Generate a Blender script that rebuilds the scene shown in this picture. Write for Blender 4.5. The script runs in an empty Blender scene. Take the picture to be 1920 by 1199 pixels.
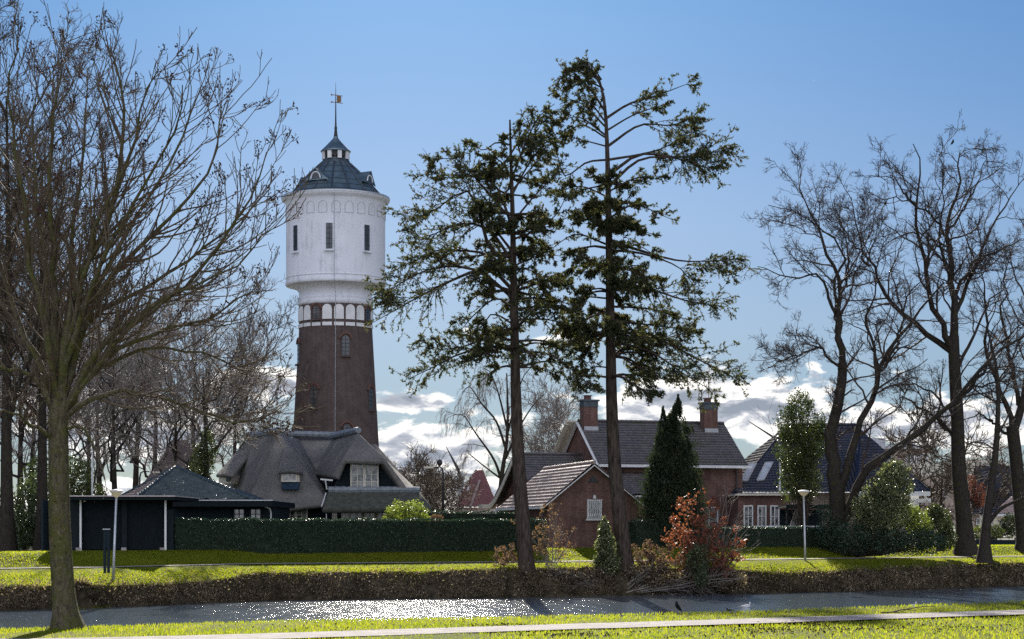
import bpy, bmesh, math, random
import numpy as np
from mathutils import Vector, Matrix
random.seed(7)
R = math.radians
SC = bpy.context.scene
COL = SC.collection
# ------------------------------------------------------------------ camera, sky, sun
F = 3600.0; HZ = 990.0; EYE = 2.0
cd = bpy.data.cameras.new("camera"); cam = bpy.data.objects.new("camera", cd); COL.objects.link(cam)
cam.location = (0, 0, EYE); cam.rotation_euler = (R(90), 0, 0)
cd.sensor_width = 36; cd.lens = 36*F/1920.0; cd.shift_y = (HZ-599.5)/1920.0
cd.clip_start = .5; cd.clip_end = 8000
SC.camera = cam
SUN_EL, SUN_AZ = 23.0, -3.2          # azimuth measured from +Y towards +X
w = bpy.data.worlds.new("World"); SC.world = w; w.use_nodes = True
nt = w.node_tree; nt.nodes.clear()
def NN(t, **k):
    n = nt.nodes.new(t)
    for a, b in k.items(): setattr(n, a, b)
    return n
def LK(a, b): nt.links.new(a, b)
def _in(sock, v):
    if isinstance(v, bpy.types.NodeSocket): nt.links.new(v, sock)
    elif v is not None:
        try: sock.default_value = v
        except Exception: sock.default_value = (v[0], v[1], v[2], 1)
def MATH(op, a, b=None, c=None, clamp=False):
    n = NN('ShaderNodeMath', operation=op, use_clamp=clamp)
    _in(n.inputs[0], a); _in(n.inputs[1], b); _in(n.inputs[2], c)
    return n.outputs[0]
def MIX(f, a, b, blend='MIX'):
    n = NN('ShaderNodeMix', data_type='RGBA', blend_type=blend)
    _in(n.inputs[0], f); _in(n.inputs[6], a); _in(n.inputs[7], b)
    return n.outputs[2]
def RAMP(f, stops, interp='LINEAR'):
    n = NN('ShaderNodeValToRGB'); n.color_ramp.interpolation = interp
    e = n.color_ramp.elements
    while len(e) < len(stops): e.new(.5)
    for i, (p, c) in enumerate(stops):
        e[i].position = p; e[i].color = (c[0], c[1], c[2], 1) if not isinstance(c, (int, float)) else (c, c, c, 1)
    _in(n.inputs[0], f); return n.outputs[0]
def NOISE(vec, scale, detail=3, rough=.5, dist=0):
    n = NN('ShaderNodeTexNoise'); _in(n.inputs['Vector'], vec)
    n.inputs['Scale'].default_value = scale; n.inputs['Detail'].default_value = detail
    n.inputs['Roughness'].default_value = rough; n.inputs['Distortion'].default_value = dist
    return n.outputs[0]
def MAPR(vec, s=(1,1,1), l=(0,0,0), r=(0,0,0)):
    n = NN('ShaderNodeMapping'); _in(n.inputs[0], vec)
    n.inputs['Scale'].default_value = s; n.inputs['Location'].default_value = l; n.inputs['Rotation'].default_value = r
    return n.outputs[0]

sky = NN('ShaderNodeTexSky', sky_type='NISHITA', sun_disc=False, sun_elevation=R(SUN_EL), sun_rotation=R(SUN_AZ),
         altitude=0, air_density=1.0, dust_density=0.25, ozone_density=3.0)
geo = NN('ShaderNodeTexCoord').outputs['Generated']
sep = NN('ShaderNodeSeparateXYZ'); LK(geo, sep.inputs[0])
X_, Y_, Z_ = sep.outputs
az = MATH('ARCTAN2', X_, Y_)                       # radians, 0 = +Y
el = MATH('ARCSINE', Z_)
# cloud banks: soft patches of cover at chosen azimuth / elevation, broken up by noise
def patch(a0, e0, sa, se):
    da = MATH('DIVIDE', MATH('SUBTRACT', az, a0), sa); de = MATH('DIVIDE', MATH('SUBTRACT', el, e0), se)
    d = MATH('ADD', MATH('MULTIPLY', da, da), MATH('MULTIPLY', de, de))
    return MATH('EXPONENT', MATH('MULTIPLY', d, -1.0))
def pp(px, py, sx, sy): return patch(math.atan((px-960)/F), math.atan((HZ-py)/F), sx/F, sy/F)
cover = None
for q, wt in ((pp(790, 850, 170, 70), 1.0), (pp(765, 757, 85, 24), .95), (pp(500, 725, 110, 45), .85), (pp(1340, 765, 260, 75), 1.05),
          (pp(885, 622, 28, 14), .55), (pp(1090, 640, 75, 26), .8), (pp(250, 800, 260, 90), .9), (pp(1750, 800, 250, 55), .9),
          (pp(960, 930, 1500, 50), .8), (pp(495, 252, 12, 9), .42), (pp(960, 800, 200, 60), .5)):
    v = MATH('MULTIPLY', q, wt)
    cover = v if cover is None else MATH('MAXIMUM', cover, v)
comb = NN('ShaderNodeCombineXYZ'); _in(comb.inputs[0], az); _in(comb.inputs[1], MATH('MULTIPLY', el, 2.3))
n1 = NOISE(comb.outputs[0], 36, 10, .58, .35)
up = NOISE(MAPR(comb.outputs[0], l=(-.001, .012, 0)), 36, 5, .55, .35)
n2 = NOISE(MAPR(comb.outputs[0], l=(3.1, .013, .4)), 110, 5, .6, .2)
n3 = NOISE(MAPR(geo, s=(1, 1, 1.6), l=(5, 2, 1)), 2.6, 8, .55, .3)
raw = MATH('SUBTRACT', MATH('MULTIPLY_ADD', n1, 1.9, cover), 1.34)
dens = MATH('MULTIPLY', raw, 1.9, clamp=True)
# added fill light: unseen bright cloud in the half of the sky behind the viewer
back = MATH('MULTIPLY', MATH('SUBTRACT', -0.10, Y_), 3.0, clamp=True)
fill_cloud = MATH('MULTIPLY', MATH('MULTIPLY', MATH('SUBTRACT', n3, .40), 7.0, clamp=True), back)
mask = RAMP(dens, [(0, 0), (.42, 1)], 'EASE')
lit = MATH('MULTIPLY', MATH('SUBTRACT', n1, up), 3.2)
cv = MATH('ADD', MATH('MULTIPLY_ADD', MATH('SUBTRACT', n2, .5), .35, lit), MATH('SUBTRACT', .80, MATH('MULTIPLY', dens, .5)))
ccol = RAMP(cv, [(.0, (.30, .34, .41)), (.35, (.50, .53, .60)), (.52, (.88, .88, .88)), (.74, (1.25, 1.22, 1.16))])
SKYK = 0.05
skyc = NN('ShaderNodeVectorMath', operation='SCALE'); LK(sky.outputs[0], skyc.inputs[0]); skyc.inputs['Scale'].default_value = SKYK
air = RAMP(MATH('MULTIPLY', el, 1/R(90)), [(0, (.50, .68, 1.0)), (.04, (.62, .77, 1.06)), (.065, (.77, .90, 1.16)), (.10, (.84, 1.0, 1.27)), (.17, (.61, .98, 1.38)), (.35, (.50, .85, 1.35))])
base = MIX(1.0, skyc.outputs[0], air, 'MULTIPLY')
c1 = MIX(mask, base, ccol)
c2 = MIX(fill_cloud, c1, (1.34, 1.38, 1.56, 1))
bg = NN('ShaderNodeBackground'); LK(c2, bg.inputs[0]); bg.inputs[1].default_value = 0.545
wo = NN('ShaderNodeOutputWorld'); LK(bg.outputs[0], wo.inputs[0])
sd = bpy.data.lights.new("sun", 'SUN'); sun = bpy.data.objects.new("sun", sd); COL.objects.link(sun)
sd.energy = 5; sd.angle = R(.55); sd.color = (1, .93, .82)
dv = Vector((math.sin(R(SUN_AZ))*math.cos(R(SUN_EL)), math.cos(R(SUN_AZ))*math.cos(R(SUN_EL)), math.sin(R(SUN_EL))))
sun.rotation_euler = dv.to_track_quat('Z', 'Y').to_euler()
SC.view_settings.view_transform = 'Standard'; SC.view_settings.look = 'None'; SC.view_settings.gamma = 1
SC.view_settings.exposure = 1.0
SC.cycles.max_bounces = 6; SC.cycles.transparent_max_bounces = 12; SC.cycles.sample_clamp_indirect = 6
try: SC.cycles.use_denoising = False
except Exception: pass
# ------------------------------------------------------------------ helpers
def P(px, py, D): return Vector(((px-960)*D/F, D, EYE+(HZ-py)*D/F))
def material(name):
    global nt
    m = bpy.data.materials.new(name); m.use_nodes = True; nt = m.node_tree; nt.nodes.clear(); return m
def finish(col, rough=.8, bump=None, bstr=.3, bdist=.02, spec=.3, metal=0, trans=0, tcol=None, alpha=None, nrm=None):
    """Principled, optionally mixed with a translucent lobe; links the output."""
    b = NN('ShaderNodeBsdfPrincipled'); _in(b.inputs['Base Color'], col); _in(b.inputs['Roughness'], rough)
    b.inputs['Specular IOR Level'].default_value = spec; b.inputs['Metallic'].default_value = metal
    if bump is not None:
        n = NN('ShaderNodeBump'); n.inputs['Strength'].default_value = bstr; n.inputs['Distance'].default_value = bdist
        _in(n.inputs['Height'], bump); LK(n.outputs[0], b.inputs['Normal'])
    out = b.outputs[0]
    if trans:
        t = NN('ShaderNodeBsdfTranslucent'); _in(t.inputs[0], tcol if tcol is not None else col)
        mx = NN('ShaderNodeMixShader'); mx.inputs[0].default_value = trans
        LK(out, mx.inputs[1]); LK(t.outputs[0], mx.inputs[2]); out = mx.outputs[0]
    o = NN('ShaderNodeOutputMaterial'); LK(out, o.inputs[0])
def TC(k='Object'): return NN('ShaderNodeTexCoord').outputs[k]
def simple(name, c1, c2=None, scale=3, rough=.8, bstr=0, bscale=None, spec=.3, metal=0, stretch=(1,1,1), coord='Object', trans=0, tcol=None, lo=.35, hi=.65, det=5):
    m = material(name)
    co = MAPR(TC(coord), s=stretch)
    n = NOISE(co, scale, det, .6)
    col = RAMP(n, [(lo, c1), (hi, c2)]) if c2 else (c1[0], c1[1], c1[2], 1)
    bp = NOISE(co, bscale or scale*4, 6, .6) if bstr else None
    finish(col, rough, bp, bstr, .03, spec, metal, trans, tcol)
    return m
def leafmat(name, c1, c2, trans=.35, rough=.5, spec=.4, tk=1.6, scale=1.2, c3=None):
    m = material(name)
    g = NN('ShaderNodeNewGeometry').outputs['Random Per Island']
    n = NOISE(TC(), scale, 2, .5)
    f = MATH('ADD', MATH('MULTIPLY', g, .6), MATH('MULTIPLY', n, .55))
    stops = [(.2, c1), (.8, c2)] if c3 is None else [(.2, c1), (.6, c2), (.85, c3)]
    col = RAMP(f, stops)
    tc = MIX(1.0, col, (tk, tk*1.05, tk*.6, 1), 'MULTIPLY')
    finish(col, rough, None, 0, 0, spec, 0, trans, tc)
    return m
# materials ----------------------------------------------------------
def brickmat(name, ca, cb, mort, var=.5):
    m = material(name)
    uv = TC('UV')
    b = NN('ShaderNodeTexBrick'); LK(uv, b.inputs['Vector']); b.inputs['Scale'].default_value = 1
    b.inputs['Brick Width'].default_value = .22; b.inputs['Row Height'].default_value = .07; b.inputs['Mortar Size'].default_value = .007
    b.inputs['Color1'].default_value = (*ca, 1); b.inputs['Color2'].default_value = (*cb, 1); b.inputs['Mortar'].default_value = (*mort, 1)
    b.inputs['Bias'].default_value = 0
    n = NOISE(TC(), .9, 6, .65)
    n2_ = NOISE(MAPR(TC(), s=(2.5, 2.5, .3)), 1.3, 4, .6)
    k = MATH('ADD', MATH('MULTIPLY', n, .9), MATH('MULTIPLY', n2_, .7))
    c = MIX(1.0, b.outputs[0], RAMP(k, [(.5, 1-var), (1.05, 1+var*.35)]), 'MULTIPLY')
    finish(c, .9, b.outputs['Fac'], -.5, .01, .15)
    return m
MT = {}
MT['brick'] = brickmat('house_brick', (.135, .073, .060), (.20, .112, .09), (.15, .115, .105))
MT['towerbrick'] = brickmat('tower_brick', (.080, .060, .057), (.118, .090, .085), (.15, .12, .11), .4)
MT['palebrick'] = brickmat('pale_brick', (.42, .33, .27), (.50, .40, .33), (.42, .36, .32), .25)
MT['redbrickarch'] = simple('arch_brick', (.11, .06, .05), (.16, .085, .068), 6)
def tower_white():
    m = material('white_render')
    n = NOISE(MAPR(TC(), s=(1.6, 1.6, .16)), 1.8, 6, .65); n_ = NOISE(TC(), .8, 6, .65)
    c = RAMP(MATH('ADD', MATH('MULTIPLY', n, .55), MATH('MULTIPLY', n_, .5)), [(.32, (.45, .47, .51)), (.49, (.72, .74, .80)), (.72, (.78, .80, .86))])
    finish(c, .75, NOISE(TC(), 3, 5, .6), .15, .03, .2)
    return m
MT['white'] = tower_white()
MT['whitepaint'] = simple('white_paint', (.66, .67, .68), (.80, .80, .80), 1.5, .5)
MT['cream'] = simple('cream_paint', (.62, .58, .48), (.72, .68, .58), 1.5, .5)
MT['zinc'] = simple('zinc_sheet', (.10, .155, .19), (.19, .26, .30), 1.1, .38, .12, 3, .5, .55)
MT['zincseam'] = simple('zinc_seam', (.05, .07, .09), (.09, .11, .13), 3, .45, 0, None, .5, .4)
MT['iron'] = simple('dark_iron', (.03, .03, .035), (.05, .05, .05), 4, .5)
MT['copperflag'] = simple('vane_metal', (.16, .08, .04), (.26, .14, .06), 8, .6)
MT['greysteel'] = simple('galvanised_steel', (.42, .44, .46), (.58, .60, .62), 5, .4, 0, None, .5, .5)
MT['glass'] = simple('dark_glass', (.02, .025, .03), (.05, .055, .065), .7, .06, .1, 1.2, .8)
MT['glass_lit'] = simple('window_glass', (.05, .055, .06), (.30, .30, .29), 2.8, .08, .2, 1.5, .9, lo=.42, hi=.56)
MT['boards'] = None
def boards(name, c1, c2, pitch=.18, horiz=True):
    m = material(name)
    sp = NN('ShaderNodeSeparateXYZ'); LK(TC('UV'), sp.inputs[0])
    fr = MATH('FRACT', MATH('DIVIDE', sp.outputs[1 if horiz else 0], pitch))
    n = NOISE(MAPR(TC('UV'), s=(1, 12, 1) if horiz else (12, 1, 1)), 2.2, 4)
    col = MIX(RAMP(fr, [(0, 0), (.1, 1)]), (.006, .008, .01, 1), RAMP(n, [(.3, c1), (.7, c2)]))
    finish(col, .7, fr, .6, .02, .12); return m
MT['boards'] = boards('dark_boards', (.010, .019, .026), (.024, .036, .044))
MT['boardsv'] = boards('dark_upright_boards', (.006, .011, .015), (.016, .023, .028), .12, False)
def thatch():
    m = material('thatch')
    uv = TC('UV')
    a = NOISE(MAPR(uv, s=(9, 1.2, 1)), 3, 6, .7); b = NOISE(TC(), .55, 5, .6); c_ = NOISE(TC(), 7, 4, .7)
    k = MATH('ADD', MATH('ADD', MATH('MULTIPLY', a, .35), MATH('MULTIPLY', b, .45)), MATH('MULTIPLY', c_, .3))
    col = RAMP(k, [(.38, (.10, .097, .095)), (.55, (.195, .188, .18)), (.72, (.32, .295, .265))])
    finish(col, .95, MATH('ADD', a, c_), .8, .05, .1); return m
MT['thatch'] = thatch()
MT['thatchmoss'] = simple('mossy_thatch', (.06, .068, .058), (.115, .118, .098), 3, .95, .6, 20, .1)
MT['ridgetile'] = simple('grey_ridge_tile', (.17, .20, .23), (.28, .31, .34), 3, .5)
def tilemat(name, c1, c2, rough, spec=.5, moss=None):
    m = material(name)
    g = NOISE(TC('UV'), 2.2, 5, .65); g2 = NN('ShaderNodeTexWhiteNoise')
    mp = MAPR(TC('UV'), s=(1/.22, 1/.34, 1)); fl = NN('ShaderNodeVectorMath', operation='FLOOR'); LK(mp, fl.inputs[0]); LK(fl.outputs[0], g2.inputs[0])
    k = MATH('ADD', MATH('MULTIPLY', g, .6), MATH('MULTIPLY', g2.outputs[0], .4))
    col = RAMP(k, [(.25, c1), (.75, c2)])
    if moss: col = MIX(RAMP(NOISE(TC(), .9, 5, .65), [(.5, 0), (.66, .8)]), col, (*moss, 1))
    rg = MATH('MULTIPLY_ADD', g2.outputs[0], .22, rough-.08)
    finish(col, rg, NOISE(TC(), 9, 4, .6), .25, .01, spec); return m
MT['tile_main'] = tilemat('brown_glazed_tile', (.048, .042, .045), (.105, .088, .088), .22, .7, (.05, .055, .03))
MT['tile_annex'] = tilemat('weathered_sunlit_clay_tile', (.25, .185, .165), (.42, .33, .30), .62, .35)
MT['tile_green'] = tilemat('dark_green_tile', (.035, .055, .062), (.085, .115, .125), .42, .5)
MT['tile_blue'] = tilemat('blue_black_glazed_tile', (.009, .012, .024), (.022, .028, .050), .26, .45)
MT['tile_red'] = tilemat('dull_red_tile', (.13, .05, .05), (.21, .085, .08), .6)
MT['tile_brown'] = tilemat('faded_brown_tile', (.10, .075, .07), (.16, .12, .11), .7)
MT['lead'] = simple('lead_flashing', (.35, .37, .40), (.5, .5, .52), 4, .5)
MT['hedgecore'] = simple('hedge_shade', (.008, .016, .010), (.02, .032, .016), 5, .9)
MT['bark'] = simple('fir_bark', (.025, .019, .015), (.10, .078, .062), 2.2, .95, .9, 6, .1, stretch=(5, 5, .7))
def mossbark(name, a, b_, moss, amt):
    m = material(name)
    n = NOISE(MAPR(TC(), s=(3, 3, .8)), 5, 9, .75); mo = NOISE(TC(), 3.1, 8, .75); li = NOISE(TC(), 11, 6, .7)
    col = MIX(RAMP(mo, [(.62-amt*.3, 0), (.66-amt*.2, .9)]), RAMP(n, [(.36, a), (.60, b_)]), (*moss, 1))
    col = MIX(RAMP(li, [(.60, 0), (.64, .55)]), col, (b_[0]*1.6, b_[1]*1.65, b_[2]*1.6, 1))
    col = MIX(RAMP(li, [(.36, .7), (.42, 0)]), col, (a[0]*.4, a[1]*.4, a[2]*.4, 1))
    finish(col, .92, MATH('ADD', n, li), 1.0, .05, .12); return m
MT['ashbark'] = mossbark('ash_bark', (.045, .038, .026), (.17, .145, .10), (.105, .105, .035), .5)
MT['greybark'] = mossbark('grey_bark', (.018, .015, .013), (.062, .052, .044), (.05, .052, .02), .25)
MT['twig'] = simple('twigs', (.075, .056, .040), (.14, .108, .075), 1.5, .8)
MT['twig_grey'] = simple('grey_twigs', (.14, .12, .11), (.27, .235, .21), 1.5, .75)
MT['twig_dark'] = simple('dark_twigs', (.045, .034, .03), (.08, .06, .05), 1.5, .8)
MT['birchbark'] = simple('birch_bark', (.16, .14, .13), (.40, .38, .36), 4, .8, stretch=(1,1,3))
MT['seed'] = simple('ash_seeds', (.035, .016, .016), (.09, .045, .035), 5, .8)
MT['fir'] = leafmat('fir_needles', (.023, .035, .019), (.058, .068, .034), .36, .7, .15, 1.9, .8, (.12, .098, .052))
MT['thuja'] = leafmat('cypress_foliage', (.014, .024, .014), (.040, .052, .028), .25, .7, .2)
MT['holly'] = leafmat('holly_leaves', (.022, .040, .016), (.085, .11, .045), .28, .42, .6, 1.8)
MT['variegated'] = leafmat('variegated_leaves', (.022, .040, .016), (.085, .105, .045), .35, .42, .5, 1.8, 1.2, (.30, .30, .18))
MT['ivy'] = leafmat('ivy_leaves', (.020, .034, .012), (.085, .105, .036), .30, .45, .5, 1.8)
MT['hedgeleaf'] = leafmat('hedge_leaves', (.016, .038, .025), (.042, .075, .045), .15, .45, .4)
MT['lightleaf'] = leafmat('fresh_leaves', (.10, .14, .03), (.24, .28, .07), .5, .4, .5, 1.4)
MT['redleaf'] = leafmat('copper_leaves', (.16, .048, .034), (.34, .115, .072), .45, .5, .4, 1.2)
MT['dryleaf'] = leafmat('withered_leaves', (.11, .065, .045), (.24, .15, .11), .35, .7, .3, 1.3)
MT['orangeleaf'] = leafmat('orange_leaves', (.30, .12, .03), (.45, .22, .05), .5, .6, .2, 1.2)
MT['drygrass'] = leafmat('dry_bank_grass', (.028, .022, .014), (.12, .092, .060), .35, .7, .25, 1.5, .5, (.40, .31, .22))
MT['grassblade'] = leafmat('grass_blades', (.080, .105, .008), (.150, .172, .010), .65, .6, .15, 2.3, .5, (.22, .205, .035))
def lawn():
    m = material('lawn')
    a = NOISE(TC(), .25, 5, .6); b = NOISE(TC(), 7, 6, .75); c_ = NOISE(MAPR(TC(), s=(.5, 1.3, 1)), .55, 6, .7, .6)
    col = RAMP(MATH('ADD', MATH('MULTIPLY', a, .45), MATH('MULTIPLY', b, .55)), [(.33, (.065, .085, .006)), (.5, (.11, .13, .008)), (.68, (.17, .165, .015))])
    soil = RAMP(MATH('MULTIPLY_ADD', b, .4, c_), [(.90, 0), (.97, 1)])
    col = MIX(soil, col, (.16, .11, .075, 1))
    finish(col, .95, b, .9, .06, .05); return m
MT['lawn'] = lawn()
MT['bank'] = simple('bank_soil', (.018, .014, .009), (.075, .060, .038), 1.6, .95, .9, 4, .1)
MT['path'] = simple('path_gravel', (.24, .215, .208), (.40, .365, .355), 2.2, .9, .5, 40, .1, det=9)
def water():
    m = material('canal_water')
    co = TC()
    a = NOISE(MAPR(co, s=(.62, .85, 1), r=(0, 0, .08)), 1.5, 5, .62, .5); b = NOISE(MAPR(co, s=(.55, 1.1, 1), l=(7, 3, 1)), 6, 3, .6)
    g = NN('ShaderNodeBump'); g.inputs['Strength'].default_value = 1; g.inputs['Distance'].default_value = .085; LK(a, g.inputs['Height'])
    g2 = NN('ShaderNodeBump'); g2.inputs['Strength'].default_value = 1; g2.inputs['Distance'].default_value = .014; LK(b, g2.inputs['Height']); LK(g.outputs[0], g2.inputs['Normal'])
    p = NN('ShaderNodeBsdfPrincipled'); p.inputs['Base Color'].default_value = (.085, .115, .145, 1); p.inputs['Roughness'].default_value = .07
    p.inputs['IOR'].default_value = 1.33; LK(g2.outputs[0], p.inputs['Normal'])
    o = NN('ShaderNodeOutputMaterial'); LK(p.outputs[0], o.inputs[0]); return m
MT['water'] = water()

# objects ------------------------------------------------------------
def tag(o, label, cat, group=None):
    o['label'] = label; o['category'] = cat
    if group: o['group'] = group
    return o
def link(o, parent=None):
    COL.objects.link(o)
    if parent is not None: o.parent = parent
    return o
def thing(name, label, cat, loc=(0,0,0), rz=0, group=None):
    o = bpy.data.objects.new(name, None); o.location = loc; o.rotation_euler = (0, 0, rz); o.empty_display_size = .3
    link(o); tag(o, label, cat, group); return o
def struct(o, kind='structure'): o['kind'] = kind; return o
def npmesh(name, V, Fs, mat, parent=None, smooth=False, uv=None, mats=None):
    """V (n,3); Fs list of int arrays (m,k). World coords; shifted into the parent's frame."""
    V = np.asarray(V, np.float32)
    Fs = [np.asarray(f, np.int32) for f in Fs if len(f)]
    if parent is not None:
        Mi = np.array((Matrix.Translation(parent.location) @ Matrix.Rotation(parent.rotation_euler[2], 4, 'Z')).inverted(), np.float32)
        if parent.parent is None and parent.type == 'EMPTY': V = V @ Mi[:3, :3].T + Mi[:3, 3]
        elif parent.parent is not None and parent.parent.type == 'EMPTY':
            q = parent.parent; Mi = np.array((Matrix.Translation(q.location) @ Matrix.Rotation(q.rotation_euler[2], 4, 'Z')).inverted(), np.float32)
            V = V @ Mi[:3, :3].T + Mi[:3, 3]
    me = bpy.data.meshes.new(name)
    me.vertices.add(len(V)); me.vertices.foreach_set('co', V.ravel())
    nl = sum(f.size for f in Fs); npoly = sum(len(f) for f in Fs)
    me.loops.add(nl); me.polygons.add(npoly)
    me.loops.foreach_set('vertex_index', np.concatenate([f.ravel() for f in Fs]))
    tot = np.concatenate([np.full(len(f), f.shape[1], np.int32) for f in Fs])
    st = np.concatenate([[0], np.cumsum(tot)[:-1]]).astype(np.int32)
    me.polygons.foreach_set('loop_start', st); me.polygons.foreach_set('loop_total', tot)
    if smooth: me.polygons.foreach_set('use_smooth', np.ones(npoly, bool))
    if uv is not None:
        l = me.uv_layers.new(name='UVMap'); l.data.foreach_set('uv', np.asarray(uv, np.float32)[np.concatenate([f.ravel() for f in Fs])].ravel())
    me.materials.append(mat); me.update(calc_edges=True); me.validate()
    return link(bpy.data.objects.new(name, me), parent)

class MB:
    """collects shapes; build() links them as one mesh object with metre-true UVs"""
    def __init__(s): s.v = []; s.f = []
    def add(s, vs, fs):
        b = len(s.v); s.v += [tuple(v) for v in vs]; s.f += [tuple(b+i for i in f) for f in fs]; return s
    def poly(s, pts): return s.add(pts, [tuple(range(len(pts)))])
    def box(s, c, h, rz=0, M=None):
        pts = []
        for x in (-1, 1):
            for y in (-1, 1):
                for z in (-1, 1): pts.append(Vector((x*h[0], y*h[1], z*h[2])))
        m = Matrix.Rotation(rz, 3, 'Z') if M is None else M
        pts = [m @ p + Vector(c) for p in pts]
        return s.add(pts, [(0,1,3,2), (4,6,7,5), (0,4,5,1), (2,3,7,6), (0,2,6,4), (1,5,7,3)])
    def prism(s, poly, ext):
        """closed prism: polygon pts swept along ext"""
        n = len(poly); e = Vector(ext); a = [Vector(p) for p in poly]; b = [p+e for p in a]
        return s.add(a+b, [tuple(range(n))[::-1], tuple(range(n, 2*n))] + [(i, (i+1) % n, n+(i+1) % n, n+i) for i in range(n)])
    def bar(s, a, b, w, h=None, up=(0,0,1)):
        a = Vector(a); b = Vector(b); h = h or w; t = (b-a).normalized(); x = t.cross(Vector(up))
        if x.length < 1e-4: x = t.cross(Vector((1, 0, 0)))
        x.normalize(); y = x.cross(t)
        o = [x*w/2*i + y*h/2*j for i, j in ((-1,-1), (1,-1), (1,1), (-1,1))]
        return s.add([a+q for q in o]+[b+q for q in o], [(0,1,2,3), (7,6,5,4), (0,4,5,1), (1,5,6,2), (2,6,7,3), (3,7,4,0)])
    def tube(s, pts, rad, n=8, cap=True):
        pts = [Vector(p) for p in pts]; rad = rad if isinstance(rad, (list, tuple)) else [rad]*len(pts)
        ring = []; b = len(s.v)
        x = None
        for i, p in enumerate(pts):
            t = (pts[min(i+1, len(pts)-1)]-pts[max(i-1, 0)]).normalized()
            x = (x - t*x.dot(t)) if x is not None else t.cross(Vector((0, 0, 1)) if abs(t.z) < .9 else Vector((1, 0, 0)))
            x.normalize(); y = t.cross(x)
            s.v += [tuple(p + (x*math.cos(k*2*math.pi/n)+y*math.sin(k*2*math.pi/n))*rad[i]) for k in range(n)]
        for i in range(len(pts)-1):
            for k in range(n):
                a = b+i*n+k; c = b+i*n+(k+1) % n; s.f.append((a, c, c+n, a+n))
        if cap: s.f.append(tuple(b+k for k in range(n))[::-1]); s.f.append(tuple(b+(len(pts)-1)*n+k for k in range(n)))
        return s
    def build(s, name, mat, parent=None, smooth=False, bevel=0, solid=0, segs=2):
        me = bpy.data.meshes.new(name)
        inv = None
        q = parent
        while q is not None and q.type != 'EMPTY': q = q.parent
        if q is not None: inv = (Matrix.Translation(q.location) @ Matrix.Rotation(q.rotation_euler[2], 4, 'Z')).inverted()
        vs = [Vector(v) for v in s.v]
        me.from_pydata([inv @ v for v in vs] if inv else vs, [], s.f); me.update()
        bm = bmesh.new(); bm.from_mesh(me)
        uvl = bm.loops.layers.uv.new('UVMap')
        bm.normal_update()
        for f in bm.faces:
            n = f.normal; t = Vector((0, 0, 1)).cross(n)
            t = Vector((1, 0, 0)) if t.length < .05 else t.normalized()
            b_ = n.cross(t)
            for l in f.loops: l[uvl].uv = (l.vert.co.dot(t), l.vert.co.dot(b_))
            f.smooth = smooth
        bm.to_mesh(me); bm.free()
        me.materials.append(mat)
        o = link(bpy.data.objects.new(name, me), parent)
        if solid:
            md = o.modifiers.new('thick', 'SOLIDIFY'); md.thickness = solid; md.offset = -1
        if bevel:
            md = o.modifiers.new('soft', 'BEVEL'); md.width = bevel; md.segments = segs; md.limit_method = 'ANGLE'; md.angle_limit = R(15)
        return o
def lathe(prof, c, n=64, a0=0, a1=2*math.pi):
    """profile [(r,z)] turned about c; uv = arc length"""
    prof = list(prof); V = []; U = []; full = abs(a1-a0-2*math.pi) < 1e-4; rm = max(r for r, z in prof)
    for (r, z) in prof:
        for k in range(n+1):
            a = a0+(a1-a0)*k/n; V.append((c[0]+r*math.sin(a), c[1]-r*math.cos(a), c[2]+z)); U.append((a*rm, z))
    Fq = [(i*(n+1)+k, i*(n+1)+k+1, (i+1)*(n+1)+k+1, (i+1)*(n+1)+k) for i in range(len(prof)-1) for k in range(n)]
    return V, [Fq], U

# ------------------------------------------------------------------ ground
def curve(pts):
    """(px, D, z) control points -> functions of world X"""
    xs = np.array([(p[0]-960)*p[1]/F for p in pts]); D = np.array([p[1] for p in pts]); z = np.array([p[2] for p in pts])
    sl0 = (D[1]-D[0])/(xs[1]-xs[0])*.5; sl1 = (D[-1]-D[-2])/(xs[-1]-xs[-2])*.5
    def fD(X):
        X = np.asarray(X, float); d = np.interp(X, xs, D)
        return np.where(X < xs[0], D[0]+(X-xs[0])*sl0, np.where(X > xs[-1], D[-1]+(X-xs[-1])*sl1, d))
    return fD, (lambda X: np.interp(X, xs, z))
near = [(x, 7200/(y-990), 0) for x, y in ((-100, 1184), (0, 1182), (540, 1165), (960, 1158), (1440, 1146), (1920, 1128), (2100, 1123))]
nearD, _ = curve(near)
pathn = [(x, 7200/(y-990), 0) for x, y in ((180, 1199.5), (480, 1192), (960, 1176.5), (1440, 1162), (1920, 1146))]
pnD, _ = curve(pathn)
WZ = -1.6
wl = [(x, 12960/(y-990), WZ) for x, y in ((0, 1146), (300, 1136), (480, 1127), (960, 1121), (1440, 1113), (1680, 1108), (1920, 1099))]
wD, _ = curve(wl)
sh = [(0, 84.5, -.53), (140, 85.5, -.66), (300, 90.3, -.63), (400, 93, -.58), (480, 96, -.27), (800, 99.5, -.29), (960, 100.5, -.12),
      (1200, 103, -.17), (1400, 106, -.41), (1500, 108, -.55), (1700, 112, -.33), (1850, 118, -.23), (1920, 120.5, -.21)]
sD, sZ = curve(sh)
pf = [(0, 90.5, .05), (190, 93.5, .05), (480, 101, .08), (950, 105, .1), (1440, 112, .13), (1900, 126, .1)]
pD, pZ = curve(pf)
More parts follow.
